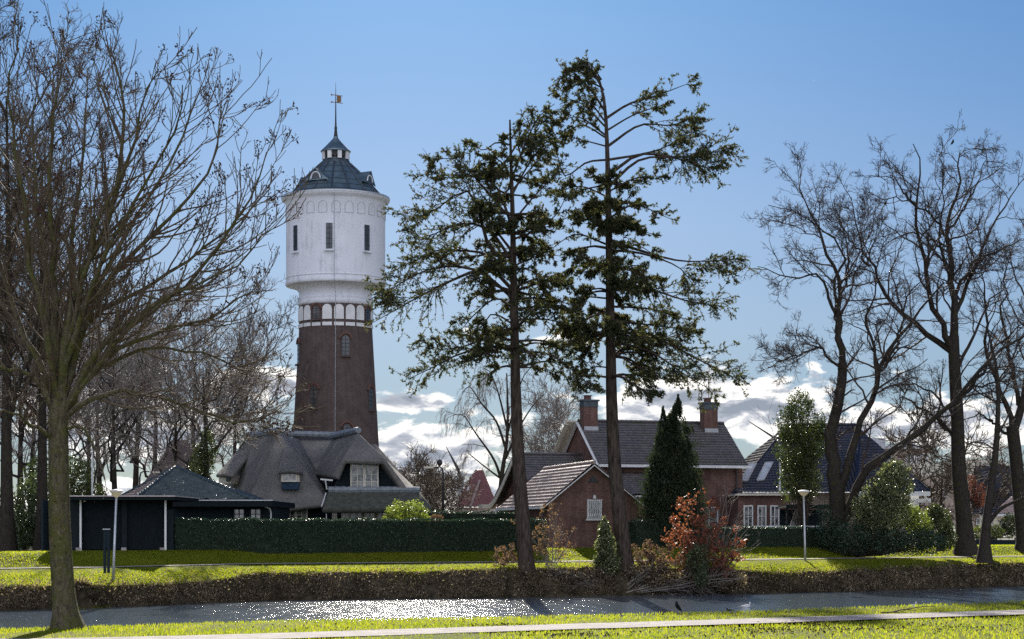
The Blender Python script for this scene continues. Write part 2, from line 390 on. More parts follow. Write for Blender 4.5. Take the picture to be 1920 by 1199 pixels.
def gz(X, Y):
    """ground height on the far side"""
    X = float(X); s_, p_ = float(sD(X)), float(pD(X)); zs, zp = float(sZ(X)), float(pZ(X))
    if Y < float(wD(X)): return WZ
    if Y < s_: return WZ+(zs-WZ)*(Y-float(wD(X)))/max(.1, s_-float(wD(X)))
    if Y < p_-.9:
        t = (Y-s_)/(p_-.9-s_); return zs+(zp-zs)*(t*(1.35-.35*t) if t < 1 else 1)
    if Y < p_+.9: return zp
    t = min(1, (Y-p_-.9)/4.5); t = t*t*(3-2*t); return zp+(.76-zp)*t
gzv = np.vectorize(gz)
def sheet(name, Xs, rows, mat, noise=0, smooth=True, extra=None):
    V = []; rng = np.random.default_rng(3)
    for (Yf, Zf) in rows:
        Y = Yf(Xs) if callable(Yf) else np.full(len(Xs), float(Yf)); Z = Zf(Xs, Y) if callable(Zf) else np.full(len(Xs), float(Zf))
        V.append(np.stack([Xs, Y, Z + rng.normal(0, 1, len(Xs))*noise], 1))
    V = np.concatenate(V); n = len(Xs); m = len(rows)
    i = np.arange(n-1)[None, :] + n*np.arange(m-1)[:, None]; i = i.ravel()
    return struct(npmesh(name, V, [np.stack([i, i+1, i+n+1, i+n], 1)], mat, None, smooth))
Xs = np.arange(-70, 90, .5)
rows = [(-30, 0), (0, 0), (20, 0), (30, 0)] + [((lambda X, t=t: 30+(nearD(X)-30)*t), (lambda X, Y: .03*np.sin(X*.9)*np.cos(Y*.8))) for t in (.2, .4, .6, .8, .95)] + [((lambda X: nearD(X)), -.03), ((lambda X: nearD(X)+1.0), -.5), ((lambda X: nearD(X)+3), -2.1)]
sheet('lawn', Xs, rows, MT['lawn'], .008)
Xf = np.arange(-70, 95, .4)
zf = lambda X, Y: gzv(X, Y)
bn = np.random.default_rng(5)
def zb(k, amp):
    ph = bn.uniform(0, 6, 6)
    return lambda X, Y: gzv(X, Y) + amp*(np.sin(X*1.7+ph[0])*np.sin(X*.53+ph[1]) + .6*np.sin(X*4.1+ph[2]))
rows = [((lambda X: wD(X)-2.5), -2.4), ((lambda X: wD(X)-.15), -1.75)] + [((lambda X, t=t: wD(X)+(sD(X)-wD(X))*t+.12*np.sin(X*2.3+t*5)), zb(0, .07)) for t in (.1, .3, .5, .7, .9)] + [((lambda X: sD(X)+.1), zf)]
sheet('canal_bank', Xf, rows, MT['bank'], .03)
rows = [((lambda X: sD(X)-.05), zb(0, .03))] + [((lambda X, t=t: sD(X)+.1+(pD(X)-.9-sD(X)-.1)*t), zf) for t in (.1, .25, .5, .75, 1)] + [((lambda X, t=t: pD(X)+.9+t), zf) for t in (0, 1, 2, 3, 4, 5.5, 9, 12)]
sheet('far_lawn', Xf, rows, MT['lawn'], .006)
sheet('garden_ground', Xf, [((lambda X: pD(X)+12.8), .755), (170, .75), (260, .75)], simple('garden_soil', (.045, .05, .028), (.09, .085, .05), .4, .95))
sheet('terrain', np.arange(-3000, 3001, 250.0), [(255, .55), (500, .5), (1200, .3), (7000, 0)], simple('distant_fields', (.09, .10, .06), (.13, .13, .09), .01))
o = sheet('terrain_sides', np.array([-3000., -69.]), [(-30, -.1), (84, -.1), (90, .1), (260, .5)], bpy.data.materials['distant_fields'])
o = sheet('terrain_sides', np.array([89., 3000.]), [(-30, -.1), (110, -.1), (130, .1), (260, .5)], bpy.data.materials['distant_fields'])
sheet('canal_water', np.arange(-300, 301, 10.), [((lambda X: nearD(np.clip(X, -60, 80))+.5), WZ), ((lambda X: wD(np.clip(X, -60, 80))+.6), WZ)], MT['water'], 0)
# footpaths
Xp = np.arange(-45, 60, .5)
sheet('footpath', Xp, [((lambda X: pnD(X)-2.05), .035), ((lambda X: pnD(X)-1.0), .045), ((lambda X: pnD(X)), .035)], MT['path'], .002)
sheet('footpath', Xp, [((lambda X: pD(X)-.85), (lambda X, Y: gzv(X, Y)+.04)), ((lambda X: pD(X)+.85), (lambda X, Y: gzv(X, Y)+.05))], MT['path'], .002)

# ------------------------------------------------------------------ scattering helpers
def blades(P0, h, w, rng, lean=.35):
    """triangular blades standing on points"""
    n = len(P0); a = rng.uniform(0, 2*np.pi, n); d = np.stack([np.cos(a), np.sin(a), np.zeros(n)], 1)
    l = rng.uniform(-1, 1, (n, 3))*lean; l[:, 2] = 1; l /= np.linalg.norm(l, axis=1)[:, None]
    h = np.broadcast_to(h, n)*rng.uniform(.5, 1.2, n); w = np.broadcast_to(w, n)
    V = np.stack([P0-d*w[:, None]/2, P0+d*w[:, None]/2, P0+l*h[:, None]], 1).reshape(-1, 3)
    return V, np.arange(3*n).reshape(-1, 3)
def cards(P0, size, rng, aspect=.6, axis=None, jitter=1.0):
    """leaf-shaped quads at points, long axis random or near `axis`"""
    n = len(P0); u = rng.normal(0, 1, (n, 3))
    if axis is not None: u = axis + u*jitter*.5
    u /= np.linalg.norm(u, axis=1)[:, None]+1e-9
    v = np.cross(u, rng.normal(0, 1, (n, 3))); v /= np.linalg.norm(v, axis=1)[:, None]+1e-9
    s = (np.broadcast_to(size, n)*rng.uniform(.6, 1.3, n))[:, None]
    V = np.stack([P0-u*s*.5, P0+v*s*aspect*.5-u*s*.05, P0+u*s*.5, P0-v*s*aspect*.5-u*s*.05], 1).reshape(-1, 3)
    return V, np.arange(4*n).reshape(-1, 4)
def merge(lst):
    V = []; F3 = []; F4 = []; b = 0
    for v, f in lst:
        V.append(v); (F3 if f.shape[1] == 3 else F4).append(f+b); b += len(v)
    return np.concatenate(V), [np.concatenate(x) for x in (F4, F3) if x]
rng = np.random.default_rng(11)
# grass blades on the lit strips
def zone(n, x0, x1, f0, f1, zfun, fan=True):
    Y = rng.uniform(0, 1, n); X = rng.uniform(x0, x1, n)
    a, b = f0(X), f1(X); Y = a+(b-a)*Y
    return np.stack([X, Y, zfun(X, Y)], 1)
n1z = zone(60000, -13, 15, lambda X: np.full(len(X), 31.), lambda X: nearD(X)+.1, lambda X, Y: X*0)
jt = .07*np.sin(n1z[:, 0]*5)+rng.normal(0, .05, len(n1z)); n1z = n1z[(n1z[:, 1] > pnD(n1z[:, 0])+jt) | (n1z[:, 1] < pnD(n1z[:, 0])-2.05+jt)]
V, Fa = blades(n1z, .06, .022, rng)
struct(npmesh('lawn_grass', V, [Fa], MT['grassblade']), 'stuff')
n2z = zone(62000, -26, 36, lambda X: sD(X)-.95, lambda X: pD(X)-.9, gzv)
edge = sD(n2z[:, 0])-.25-.45*np.clip(np.sin(n2z[:, 0]*.9)+.7*np.sin(n2z[:, 0]*2.3+1)+.5*np.sin(n2z[:, 0]*6.1), -1, 1.5); n2z = n2z[n2z[:, 1] > edge+rng.normal(0, .12, len(n2z))]
V, Fa = blades(n2z, .09*np.clip((pD(n2z[:, 0])-1.0-n2z[:, 1])/3, .15, 1), .05, rng)
struct(npmesh('bank_top_grass', V, [Fa], MT['grassblade']), 'stuff')
n5z = zone(45000, -30, 38, lambda X: pD(X)+.85, lambda X: pD(X)+8, gzv)
V, Fa = blades(n5z, .08, .06, rng)
struct(npmesh('garden_edge_grass', V, [Fa], MT['grassblade']), 'stuff')
# withered growth on the steep bank
n3z = zone(66000, -28, 38, lambda X: wD(X)+.02, lambda X: sD(X)+.15, gzv)
n3z[:, 2] += .03
x_b, y_b = n3z[:, 0], n3z[:, 1]
clump = np.sin(x_b*2.1+y_b)*np.sin(x_b*.61+1)+.8*np.sin(x_b*5.3+y_b*3)*np.sin(y_b*4.1+x_b*1.7)+.5*np.sin(x_b*9.7)
keep = clump+rng.normal(0, .5, len(clump)) > -.75; n3z = n3z[keep]; clump = clump[keep]
tb = (n3z[:, 1]-wD(n3z[:, 0]))/np.maximum(.3, sD(n3z[:, 0])-wD(n3z[:, 0]))
hh = np.clip(.24+.20*clump, .07, .7)*rng.uniform(.6, 1.3, len(clump))*np.clip(1.15-.95*tb, .18, 1)*.8
Va, Fa = blades(n3z, hh, .04, rng, 1.0)
n4z = n3z[rng.integers(0, len(n3z), 22000)]+rng.normal(0, .14, (22000, 3))+np.array([0, 0, .08])
Vb, Fb = cards(n4z, .12, rng, .5)
V, Fm = merge([(Va, Fa), (Vb, Fb)])
struct(npmesh('bank_undergrowth', V, Fm, MT['drygrass']), 'stuff')

# ------------------------------------------------------------------ water tower
def water_tower():
    D = 168.0; s = F/D; cx = (629.5-960)/s
    zz = lambda y: EYE+(HZ-y)/s
    T = thing('water_tower', 'tall white and brown brick water tower with a conical zinc roof behind the thatched house', 'water tower', (cx, D, .6))
    C = (cx, D, 0)
    def LT(name, prof, mat, parent=T, n=72, smooth=True):
        V, Fq, U = lathe([(r/s, zz(y)) for r, y in prof], C, n)
        o = npmesh(name, V, Fq, mat, parent, smooth, U); return o
    rs = lambda y: (79.5+(813-y)*(-11.0/193))*1.0      # shaft half width in px at image row y
    shaft = LT('brick_shaft', [(93, 1033)]+[(rs(y)*1.0 if y > 620 else 68.5, y) for y in (1000, 900, 840, 813, 760, 700, 660, 622)]+[(68.6, 600), (68.3, 575)], MT['towerbrick'])
    # rs is defined with wider at bottom: keep monotone
    LT('neck', [(68, 576), (70.5, 574), (71, 570), (70.5, 567), (69.5, 566), (70.5, 564), (70.5, 562), (68.5, 560), (67.5, 557), (68.5, 551), (72, 546), (78, 542), (86, 539.5), (92.5, 538.6)], MT['white'])
    body = LT('tank_body', [(92.5, 538.5), (94, 537), (94, 533), (93, 530), (92.6, 528), (92.6, 424), (92.8, 385), (95, 381.5), (100.5, 379), (101.5, 376)], MT['white'])
    LT('cornice', [(101.5, 376), (102, 374), (101.5, 372), (95, 370.5), (90, 369.5)], MT['greysteel'])
    roofp = [(90, 369.6), (84, 367), (75, 357), (66, 346), (52, 331), (38, 317.5), (26.5, 307)]
    roof = LT('roof', roofp, MT['zinc'], T, 16, False)
    sb = MB()
    for k in range(16):
        a = 2*math.pi*k/16
        sb.tube([(cx+r/s*math.sin(a), D-r/s*math.cos(a), zz(y)+.04) for r, y in roofp], .07, 4)
    for (r, y) in roofp[1:-1]:
        sb.tube([(cx+r/s*math.sin(2*math.pi*k/16), D-r/s*math.cos(2*math.pi*k/16), zz(y)+.02) for k in range(17)], .035, 4)
    sb.build('standing_seams', MT['zincseam'], roof)
    # dormers
    for k in range(4):
        a = R(-25+90*k); dr = Vector((math.sin(a), -math.cos(a), 0)); tn = Vector((math.cos(a), math.sin(a), 0))
        f0 = Vector((cx, D, 0))+dr*(71/s); zb_ = zz(349); zt = zz(330); wd = 26/s
        mb = MB(); apex = f0+Vector((0, 0, zt)); lf = f0-tn*wd+Vector((0, 0, zb_)); rt = f0+tn*wd+Vector((0, 0, zb_))
        back = Vector((cx, D, zt))+dr*(46/s)
        mb.poly([lf, rt, apex]); mb.poly([lf-dr*.1+Vector((0,0,-.1)), apex+dr*.25+Vector((0,0,.14)), back+Vector((0,0,.1))]); mb.poly([rt+Vector((0,0,-.1)), back+Vector((0,0,.1)), apex+dr*.25+Vector((0,0,.14))])
        d = mb.build('dormer', MT['zinc'], T, solid=.06)
        m2 = MB(); cc = f0+dr*.05+Vector((0, 0, zb_+.12)); q = [cc+tn*(.42*math.cos(t))+Vector((0, 0, .50*math.sin(t))) for t in np.linspace(0, math.pi, 9)]
        m2.prism(q, dr*.04); m2.build('pane', MT['glass'], d)
        m3 = MB(); m3.tube([cc+dr*.06+tn*(.46*math.cos(t))+Vector((0, 0, .55*math.sin(t))) for t in np.linspace(0, math.pi, 11)], .06, 5); m3.build('arch_frame', MT['white'], d)
    # lantern
    L = LT('lantern', [(26.5, 307), (26.5, 303), (25, 302), (24.5, 300), (24.5, 299)], MT['zincseam'], T, 8, False)
    gl = MB()
    for k in range(8):
        mb = MB()
        a0 = 2*math.pi*(k+.5)/8
        p = Vector((cx+math.sin(a0)*23.4/s, D-math.cos(a0)*23.4/s, zz(293))); mb.box(p, (.17, .12, 7.4/s), a0); mb.build('lantern_post', MT['whitepaint'], L)
        a1 = 2*math.pi*k/8
        mm = Vector((cx+math.sin(a1)*21.5/s, D-math.cos(a1)*21.5/s, 0))
        for dx in (-.25, 0, .25):
            q = mm+Vector((math.cos(a1)*dx, math.sin(a1)*dx, zz(293))); gl.box(q, (.025, .025, 7.3/s), a1)
        for y in (288.5, 293, 299): gl.box(mm+Vector((0, 0, zz(y))), (.40, .03, .05), a1)
        gl.box(mm+Vector((0, 0, zz(289.5))), (.36, .015, .13), a1)
    gl.build('lantern_glazing', MT['iron'], L)
    cap = LT('lantern_roof', [(20, 286.6), (28.2, 286), (28.6, 284.5), (26, 282), (18, 274), (9, 264.5), (4.6, 259.5), (4.0, 257)], MT['zinc'], T, 16, False)
    sp = LT('spire', [(4.0, 257), (3.0, 250), (2.3, 243), (2.7, 242), (2.7, 239), (1.8, 238), (1.5, 228), (1.1, 205), (.9, 190), (.5, 172), (.25, 155)], MT['iron'], T, 8)
    v = MB(); z0 = zz(187); v.add([(cx+.1, D-.02, z0+.38), (cx+.48, D-.02, z0+.26), (cx+.48, D-.02, z0-.24), (cx+.1, D-.02, z0-.30)], [(0,1,2,3)])
    v.bar((cx-.32, D, z0+.42), (cx+.62, D, z0+.30), .05); v.bar((cx-.32, D, z0-.22), (cx+.62, D, z0-.34), .05)
    v.box((cx-.36, D, z0+.42), (.06, .06, .06)); v.box((cx-.36, D, z0-.22), (.06, .06, .06))
    v.build('weather_vane', MT['copperflag'], T, solid=.02)
    # windows set on the round wall
    def onwall(aR, rpx, y): a = R(aR); return Vector((cx+math.sin(a)*rpx/s, D-math.cos(a)*rpx/s, zz(y))), Vector((math.sin(a), -math.cos(a), 0)), Vector((math.cos(a), math.sin(a), 0))
    def tall(aR, rpx, y0, y1, wm, arch, surround, frame):
        c, n, t = onwall(aR, rpx, (y0+y1)/2); h = (y1-y0)/s; z0 = c.z-h/2
        def shape(hw, zb0, zt0):
            if not arch: return [c+t*x+Vector((0, 0, z-c.z)) for x, z in ((-hw, zb0), (hw, zb0), (hw, zt0), (-hw, zt0))]
            zs = zt0-hw
            return [c+t*x+Vector((0, 0, z-c.z)) for x, z in [(-hw, zb0), (hw, zb0)]+[(hw*math.cos(q), zs+hw*math.sin(q)) for q in np.linspace(0, math.pi, 9)]]
        f = MB(); f.prism([p-n*.3 for p in shape(wm/2+.09, z0-.06, z0+h+.09)], n*.34)
        fo = f.build('window', surround, T)
        g = MB(); g.prism([p+n*.03 for p in shape(wm/2, z0, z0+h)], n*.03); g.build('pane', MT['glass'], fo)
        b = MB()
        for k in range(1, 5): b.box(c+n*.075+Vector((0, 0, -h/2+h*k/5)), (wm/2, .012, .022), R(aR))
        b.box(c+n*.07, (.02, .012, h/2), R(aR)); b.build('glazing_bars', frame, fo)
        sl = MB(); sl.box(c+n*.1+Vector((0, 0, -h/2-.12)), (wm/2+.14, .16, .07), R(aR)); sl.build('sill', surround, fo)
        if arch and surround is not MT['white']:
            e = MB(); zs = z0+h-wm/2; e.tube([c+n*.05+t*(math.cos(q)*(wm/2+.2))+Vector((0, 0, zs-c.z+math.sin(q)*(wm/2+.2))) for q in np.linspace(.1, math.pi-.1, 9)], .12, 4); e.build('brick_arch', MT['redbrickarch'], fo)
    for k in range(8):
        if -80 < ((-2+45*k+180) % 360)-180 < 80: tall(((-2+45*k+180) % 360)-180, 92.6, 433, 480, .56, False, MT['white'], MT['iron'])
    for a, y0, y1 in ((20, 636, 672), (-70, 642, 684), (-26.5, 729, 768), (63.5, 730, 770), (20, 800, 836), (-70, 806, 840), (-26.5, 860, 895)):
        tall(a, rs((y0+y1)/2)-.2, y0, y1, .62, True, MT['towerbrick'], MT['iron'])
    # arcade of blind arches between brick piers
    for k in range(20):
        ar = MB(); pn = MB()
        a = -7.9+18*k; a = ((a+180) % 360)-180
        if abs(a) > 100: continue
        c, n, t = onwall(a, 68.5, 592); hw = .42
        if k % 5 == 4:
            tall(a, 68.3, 581, 604, .62, True, MT['towerbrick'], MT['iron'])
        else:
            zb0, zt0 = zz(605.5)-c.z, zz(578)-c.z
            ar.prism([c+n*.0+t*x+Vector((0, 0, z)) for x, z in [(-hw, zb0), (hw, zb0)]+[(hw*math.cos(q), zt0-hw+hw*math.sin(q)) for q in np.linspace(0, math.pi, 11)]], n*.06); ar.build('blind_arch', MT['whitepaint'], T)
        zb0, zt0 = zz(617.5)-c.z, zz(611)-c.z
        pn.prism([c+t*x+Vector((0, 0, z)) for x, z in ((-hw, zb0), (hw, zb0), (hw, zt0), (-hw, zt0))], n*.06); pn.build('white_panel', MT['whitepaint'], T)
    # outlined arches near the top of the tank
    bl = MB()
    for k in range(24):
        a = -2-7.5+15*k; a = ((a+180) % 360)-180
        if abs(a) > 100: continue
        c, n, t = onwall(a, 92.9, 403); hw = .36; zb0, zt0 = zz(413)-c.z, zz(391.5)-c.z
        pts = [(-hw, zb0), (-hw, zt0-hw)]+[(-hw*math.cos(q), zt0-hw+hw*math.sin(q)) for q in np.linspace(0, math.pi, 9)][1:]+[(hw, zb0), (-hw, zb0)]
        bl.tube([c+t*x+Vector((0, 0, z)) for x, z in pts], .022, 4, False)
    bl.build('arch_mouldings', simple('grey_render', (.40, .40, .43), (.52, .52, .55), 4), T)  # arch outlines are a greyer tone than the tank wall
    cb = MB()
    c0 = lambda r, y: Vector((cx+.28+r*0, D-math.sqrt(max(0, (r/s)**2-.08))-.06, zz(y)))
    cb.tube([c0(101, 378), c0(93, 386), c0(93, 528), c0(94, 536), c0(70.5, 560), c0(71, 572), c0(69, 600), c0(68.8, 622), c0(74, 720), c0(80, 830)], .025, 4)
    cb.build('lightning_cable', MT['greysteel'], T)
    LT('ring_moulding', [(92.6, 526), (93.6, 525.5), (93.6, 524), (92.6, 523.5)], MT['white'])
    return T
TW = water_tower()
TW.location = (TW.location.x*1.2, TW.location.y*1.2, EYE+(TW.location.z-EYE)*1.2); TW.scale = (1.2, 1.2, 1.2)

# ------------------------------------------------------------------ roofs of real tiles
def tile_roof(name, eL, eR, rL, rR, mat, parent, pitch=.24, course=.34, amp=.03, step=.035, lip=1):
    """tiled slope between an eave (eL,eR) and a ridge (rL,rR): waves across, steps up the slope"""
    eL, eR, rL, rR = map(Vector, (eL, eR, rL, rR))
    u = (eR-eL).normalized(); n = u.cross(rL-eL if (rL-eL).length > .01 else rR-eL)
    n.normalize()
    if n.z < 0: n = -n
    wv = n.cross(u); wv = wv if wv.z > 0 else -wv
    H = (rL-eL).dot(wv); W = (eR-eL).dot(u); a = (rL-eL).dot(u); b = (rR-eL).dot(u)
    nr = max(2, round(H/course)); cols = np.arange(min(0, a)-pitch, max(W, b)+pitch, pitch/4)
    V = []; U = []; e = np.array(eL); un = np.array(u); wn = np.array(wv); nn = np.array(n)
    rt = np.random.default_rng(int(abs(e[0]*7+e[1]*3)) % 9999); ti = np.floor(cols/pitch+.5).astype(int); ti -= ti.min()
    for r in range(nr):
        jl = rt.uniform(-.012, .030, ti.max()+1)[ti]; jt = rt.uniform(-.006, .006, ti.max()+1)[ti]
        for t, off in ((r/nr, step+(.017+jl)*lip), ((r+.12)/nr, step+jt), ((r+1)/nr, .0)):
            lo, hi = a*t, W+(b-W)*t; c = np.clip(cols, lo, hi)
            hgt = off + amp*(.5+.5*np.cos(2*np.pi*cols/pitch))
            V.append(e+c[:, None]*un+(t*H)*wn+hgt[:, None]*nn); U.append(np.stack([c, np.full(len(c), (r+.5)*course)], 1))
    m = len(cols); V = np.concatenate(V); U = np.concatenate(U); fs = []
    for r in range(3*nr-1):
        i = np.arange(m-1)+r*m; fs.append(np.stack([i, i+1, i+m+1, i+m], 1))
    return npmesh(name, V, [np.concatenate(fs)], mat, parent, False, U)
def ridge_tiles(a, b, mat, parent, r=.13, name='ridge_tiles', seg=.38):
    a = Vector(a); b = Vector(b); n = max(2, int((b-a).length/seg)); mb = MB()
    for k in range(n):
        p = a+(b-a)*(k/n); q = a+(b-a)*((k+1.06)/n); mb.tube([p, q], [r, r*.86], 8)
    return mb.build(name, mat, parent)

def Lf(o, rz):
    c, s_ = math.cos(rz), math.sin(rz)
    return lambda x, y, z: Vector((o[0]+x*c-y*s_, o[1]+x*s_+y*c, z))
def window(T, fr, x, y0, z0, w_, h, mat, bars=(1, 1), rz=0, depth=.06, glass='glass_lit', sill=True, face=-1, name='window'):
    """window in a wall facing local -y; x = left edge"""
    f = MB(); t = .09
    def bx(xa, xb, za, zb_, ya, yb, m):
        p = [fr(xa, ya, za), fr(xb, ya, za), fr(xb, ya, zb_), fr(xa, ya, zb_)]; m.prism(p, fr(0, yb, 0)-fr(0, ya, 0))
    bx(x, x+t, z0, z0+h, y0-depth, y0+.05, f); bx(x+w_-t, x+w_, z0, z0+h, y0-depth, y0+.05, f)
    bx(x+t, x+w_-t, z0, z0+t, y0-depth, y0+.05, f); bx(x+t, x+w_-t, z0+h-t, z0+h, y0-depth, y0+.05, f)
    for k in range(1, bars[0]): xx = x+w_*k/bars[0]; bx(xx-.03, xx+.03, z0+t, z0+h-t, y0-depth*.7, y0+.04, f)
    for k in range(1, bars[1]): zz_ = z0+h*k/bars[1]; bx(x+t, x+w_-t, zz_-.02, zz_+.02, y0-depth*.55, y0+.03, f)
    o = f.build(name, mat, T)
    g = MB(); bx(x+t*.9, x+w_-t*.9, z0+t*.9, z0+h-t*.9, y0-.02, y0+.02, g); g.build('pane', MT[glass], o)
    if sill:
        s_ = MB(); bx(x-.08, x+w_+.08, z0-.09, z0-.005, y0-.14, y0+.03, s_); s_.build('sill', mat, o)
    return o
GZ = .74
# ---- main brick house, its left wing and the small front annex -------
BH = thing('brick_house', 'two storey brown brick house with a dark tiled gable roof and two chimneys', 'house', (6.3, 140, GZ), R(18))
f = Lf((6.3, 140), R(18)); W = 11.5; DP = 8.0; ze = 6.85; zr = 10.0
mb = MB()
mb.prism([f(0, 0, GZ-.3), f(0, 0, ze), f(0, DP/2, zr-.15), f(0, DP, ze), f(0, DP, GZ-.3)], f(W, 0, 0)-f(0, 0, 0)); mb.build('wall', MT['brick'], BH)
oh = .35; k = (zr-ze)/(DP/2); zo = ze-.55*k*.6
tile_roof('roof', f(-.15, -.5, ze-.28), f(W+.25, -.5, ze-.28), f(-.15, DP/2, zr), f(W+.25, DP/2, zr), MT['tile_main'], BH)
rf = tile_roof('roof', f(W+.25, DP+.5, ze-.28), f(-.15, DP+.5, ze-.28), f(W+.25, DP/2, zr), f(-.15, DP/2, zr), MT['tile_main'], BH)
ridge_tiles(f(-.15, DP/2, zr+.03), f(W+.25, DP/2, zr+.03), MT['tile_main'], BH)
g = MB(); g.bar(f(-.2, -.62, ze-.33), f(W+.45, -.62, ze-.33), .26, .20); g.build('gutter', MT['whitepaint'], BH)
g = MB()
g.bar(f(-.2, -.62, ze-.42), f(-.2, DP/2, zr-.10), .05, .22, up=(1, 0, 0)); g.bar(f(-.2, DP+.62, ze-.42), f(-.2, DP/2, zr-.10), .05, .22, up=(1, 0, 0))
g.build('verge_board', MT['whitepaint'], BH)
g = MB(); g.bar(f(-1.0, DP+.62, ze-.50), f(-1.0, DP/2+.1, zr-.25), .06, .30, up=(1,0,0)); g.prism([f(-1.0, DP+.5, ze-.30), f(-.1, DP+.5, ze-.30), f(-.1, DP/2+.2, zr-.08), f(-1, DP/2+.2, zr-.08)], (0, 0, .12)); g.build('verge_board', MT['cream'], BH)
for nm, cx_, w_, h_ in (('chimney', .55, .55, 1.35), ('chimney', W-1.2, .55, 1.35)):
    c = f(cx_, DP/2-.5, zr-.6+h_/2); ch = MB(); ch.box((c.x, c.y, zr+h_/2-.55), (w_, w_*.8, h_/2+.55), R(18)); co = ch.build('chimney', MT['brick'], BH)
    ch = MB(); ch.box((c.x, c.y, zr+h_-.12), (w_+.03, w_*.8+.03, .22), R(18)); ch.box((c.x, c.y, zr+h_+.15), (w_+.12, w_*.8+.12, .06), R(18)); ch.build('chimney_cap', MT['zincseam'], co)
    ch = MB(); ch.box((c.x-.1, c.y, zr+h_+.34), (.22, .2, .13), R(18)); ch.box((c.x-.1, c.y, zr+h_+.52), (.28, .26, .03), R(18)); ch.build('chimney_pot', MT['redbrickarch'], co)
    ch = MB(); ch.prism([f(cx_-.55, DP/2-1.03, zr-.78), f(cx_+.55, DP/2-1.03, zr-.78), f(cx_+.55, DP/2-.98, zr-.45), f(cx_-.55, DP/2-.98, zr-.45)], f(0, -.05, 0)-f(0, 0, 0)); ch.build('flashing', MT['lead'], co)
    if cx_ > 5:
        zc = zr+h_+.2; ir = MB(); ir.tube([(c.x, c.y, zc), (c.x, c.y, zc+1.9)], .03, 5)
        for s_ in (-1, 1):
            ir.tube([(c.x+s_*x, c.y, zc+z) for x, z in ((.05, 1.2), (.2, 1.05), (.42, .75), (.55, .35), (.6, .1), (.72, .0), (.82, .12), (.74, .25), (.66, .16))], .02, 4)
            ir.box((c.x+s_*.06, c.y, zc+1.35), (.12, .02, .02))
        ir.box((c.x, c.y, zc+1.5), (.07, .07, .07)); ir.box((c.x, c.y, zc+1.2), (.05, .05, .05))
        ir.build('iron_finial', MT['iron'], co)
g = MB(); g.tube([f(W-.55, -.12, ze-.4), f(W-.55, -.12, GZ)], .06, 6); g.build('drainpipe', MT['iron'], BH)
window(BH, f, 8.05, 0, 1.45, 1.45, 2.1, MT['whitepaint'], (2, 2))
window(BH, f, 3.1, 0, 1.45, 1.45, 2.1, MT['whitepaint'], (2, 2))
lt = tile_roof('lean_to_roof', f(0.2, -3.3, 4.35), f(5.2, -3.3, 4.35), f(0.2, -.05, 6.05), f(5.2, -.05, 6.05), MT['tile_main'], BH)
g = MB(); g.box(f(2.7, -1.6, 2.4), (2.4, 1.55, 1.9), R(18)); g.build('lean_to_wall', MT['brick'], BH)
g = MB(); g.bar(f(.2, -3.4, 4.25), f(5.3, -3.4, 4.25), .14, .12); g.build('lean_to_gutter', MT['whitepaint'], BH)
# left wing
WG = thing('brick_wing', 'lower brick wing with dark tiles and cream curved gable boards behind the left fir trunk', 'house', (1.5, 136.5, GZ), R(18))
f = Lf((.9+1.6, 142-5.0), R(18)); WL = 5.2; DW = 10.4; ze2 = 4.0; zr2 = 7.45
mb = MB(); mb.prism([f(0, 0, GZ-.3), f(0, 0, ze2), f(0, DW/2, zr2-.15), f(0, DW, ze2), f(0, DW, GZ-.3)], f(WL, 0, 0)-f(0, 0, 0)); mb.build('wall', MT['brick'], WG)
tile_roof('roof', f(-.8, -.4, ze2-.2), f(WL, -.4, ze2-.2), f(-.8, DW/2, zr2), f(WL, DW/2, zr2), MT['tile_main'], WG)
tile_roof('roof', f(WL, DW+.6, ze2-.3), f(-.8, DW+.6, ze2-.3), f(WL, DW/2, zr2), f(-.8, DW/2, zr2), MT['tile_main'], WG)
ridge_tiles(f(-.8, DW/2, zr2+.03), f(WL, DW/2, zr2+.03), MT['tile_main'], WG)
g = MB()
cv_ = [(DW/2, zr2-.1), (DW*.62, zr2-1.05), (DW*.78, zr2-2.2), (DW*.92, zr2-3.05), (DW+.45, zr2-3.55), (DW+.95, zr2-3.7)]
for i in range(5): g.prism([f(-.86, cv_[i][0], cv_[i][1]), f(-.86, cv_[i+1][0], cv_[i+1][1]), f(-.86, cv_[i+1][0], cv_[i+1][1]-.45), f(-.86, cv_[i][0], cv_[i][1]-.45)], f(.07, 0, 0)-f(0, 0, 0))
g.box(f(-.9, DW+1.1, zr2-3.82), (.55, .5, .16), R(18)); g.build('verge_board', MT['cream'], WG)
# annex
AR = math.atan2(3.25, 14.6)
AN = thing('brick_annex', 'small brown brick annex with a sunlit tile roof between the two firs', 'outbuilding', (2.24, 120, GZ), AR)
f = Lf((2.24, 120), AR); WA = 5.95; DA = 12.9; zea = 3.54; zra = 6.0
mb = MB(); mb.prism([f(0, 0, GZ-.4), f(WA, 0, GZ-.4), f(WA, 0, zea), f(WA*.49, 0, zra-.1), f(0, 0, zea)], f(0, DA, 0)-f(0, 0, 0)); mb.build('wall', MT['brick'], AN)
tile_roof('roof', f(-.35, DA+.2, zea-.2), f(-.35, -.3, zea-.2), f(WA*.49, DA+.2, zra+.05), f(WA*.49, -.3, zra+.05), MT['tile_annex'], AN, course=.36, step=.05, lip=.15)
tile_roof('roof', f(WA+.35, -.3, zea-.2), f(WA+.35, DA+.2, zea-.2), f(WA*.49, -.3, zra+.05), f(WA*.49, DA+.2, zra+.05), MT['tile_annex'], AN)
ridge_tiles(f(WA*.49, -.3, zra+.12), f(WA*.49, DA+.2, zra+.12), MT['tile_annex'], AN)
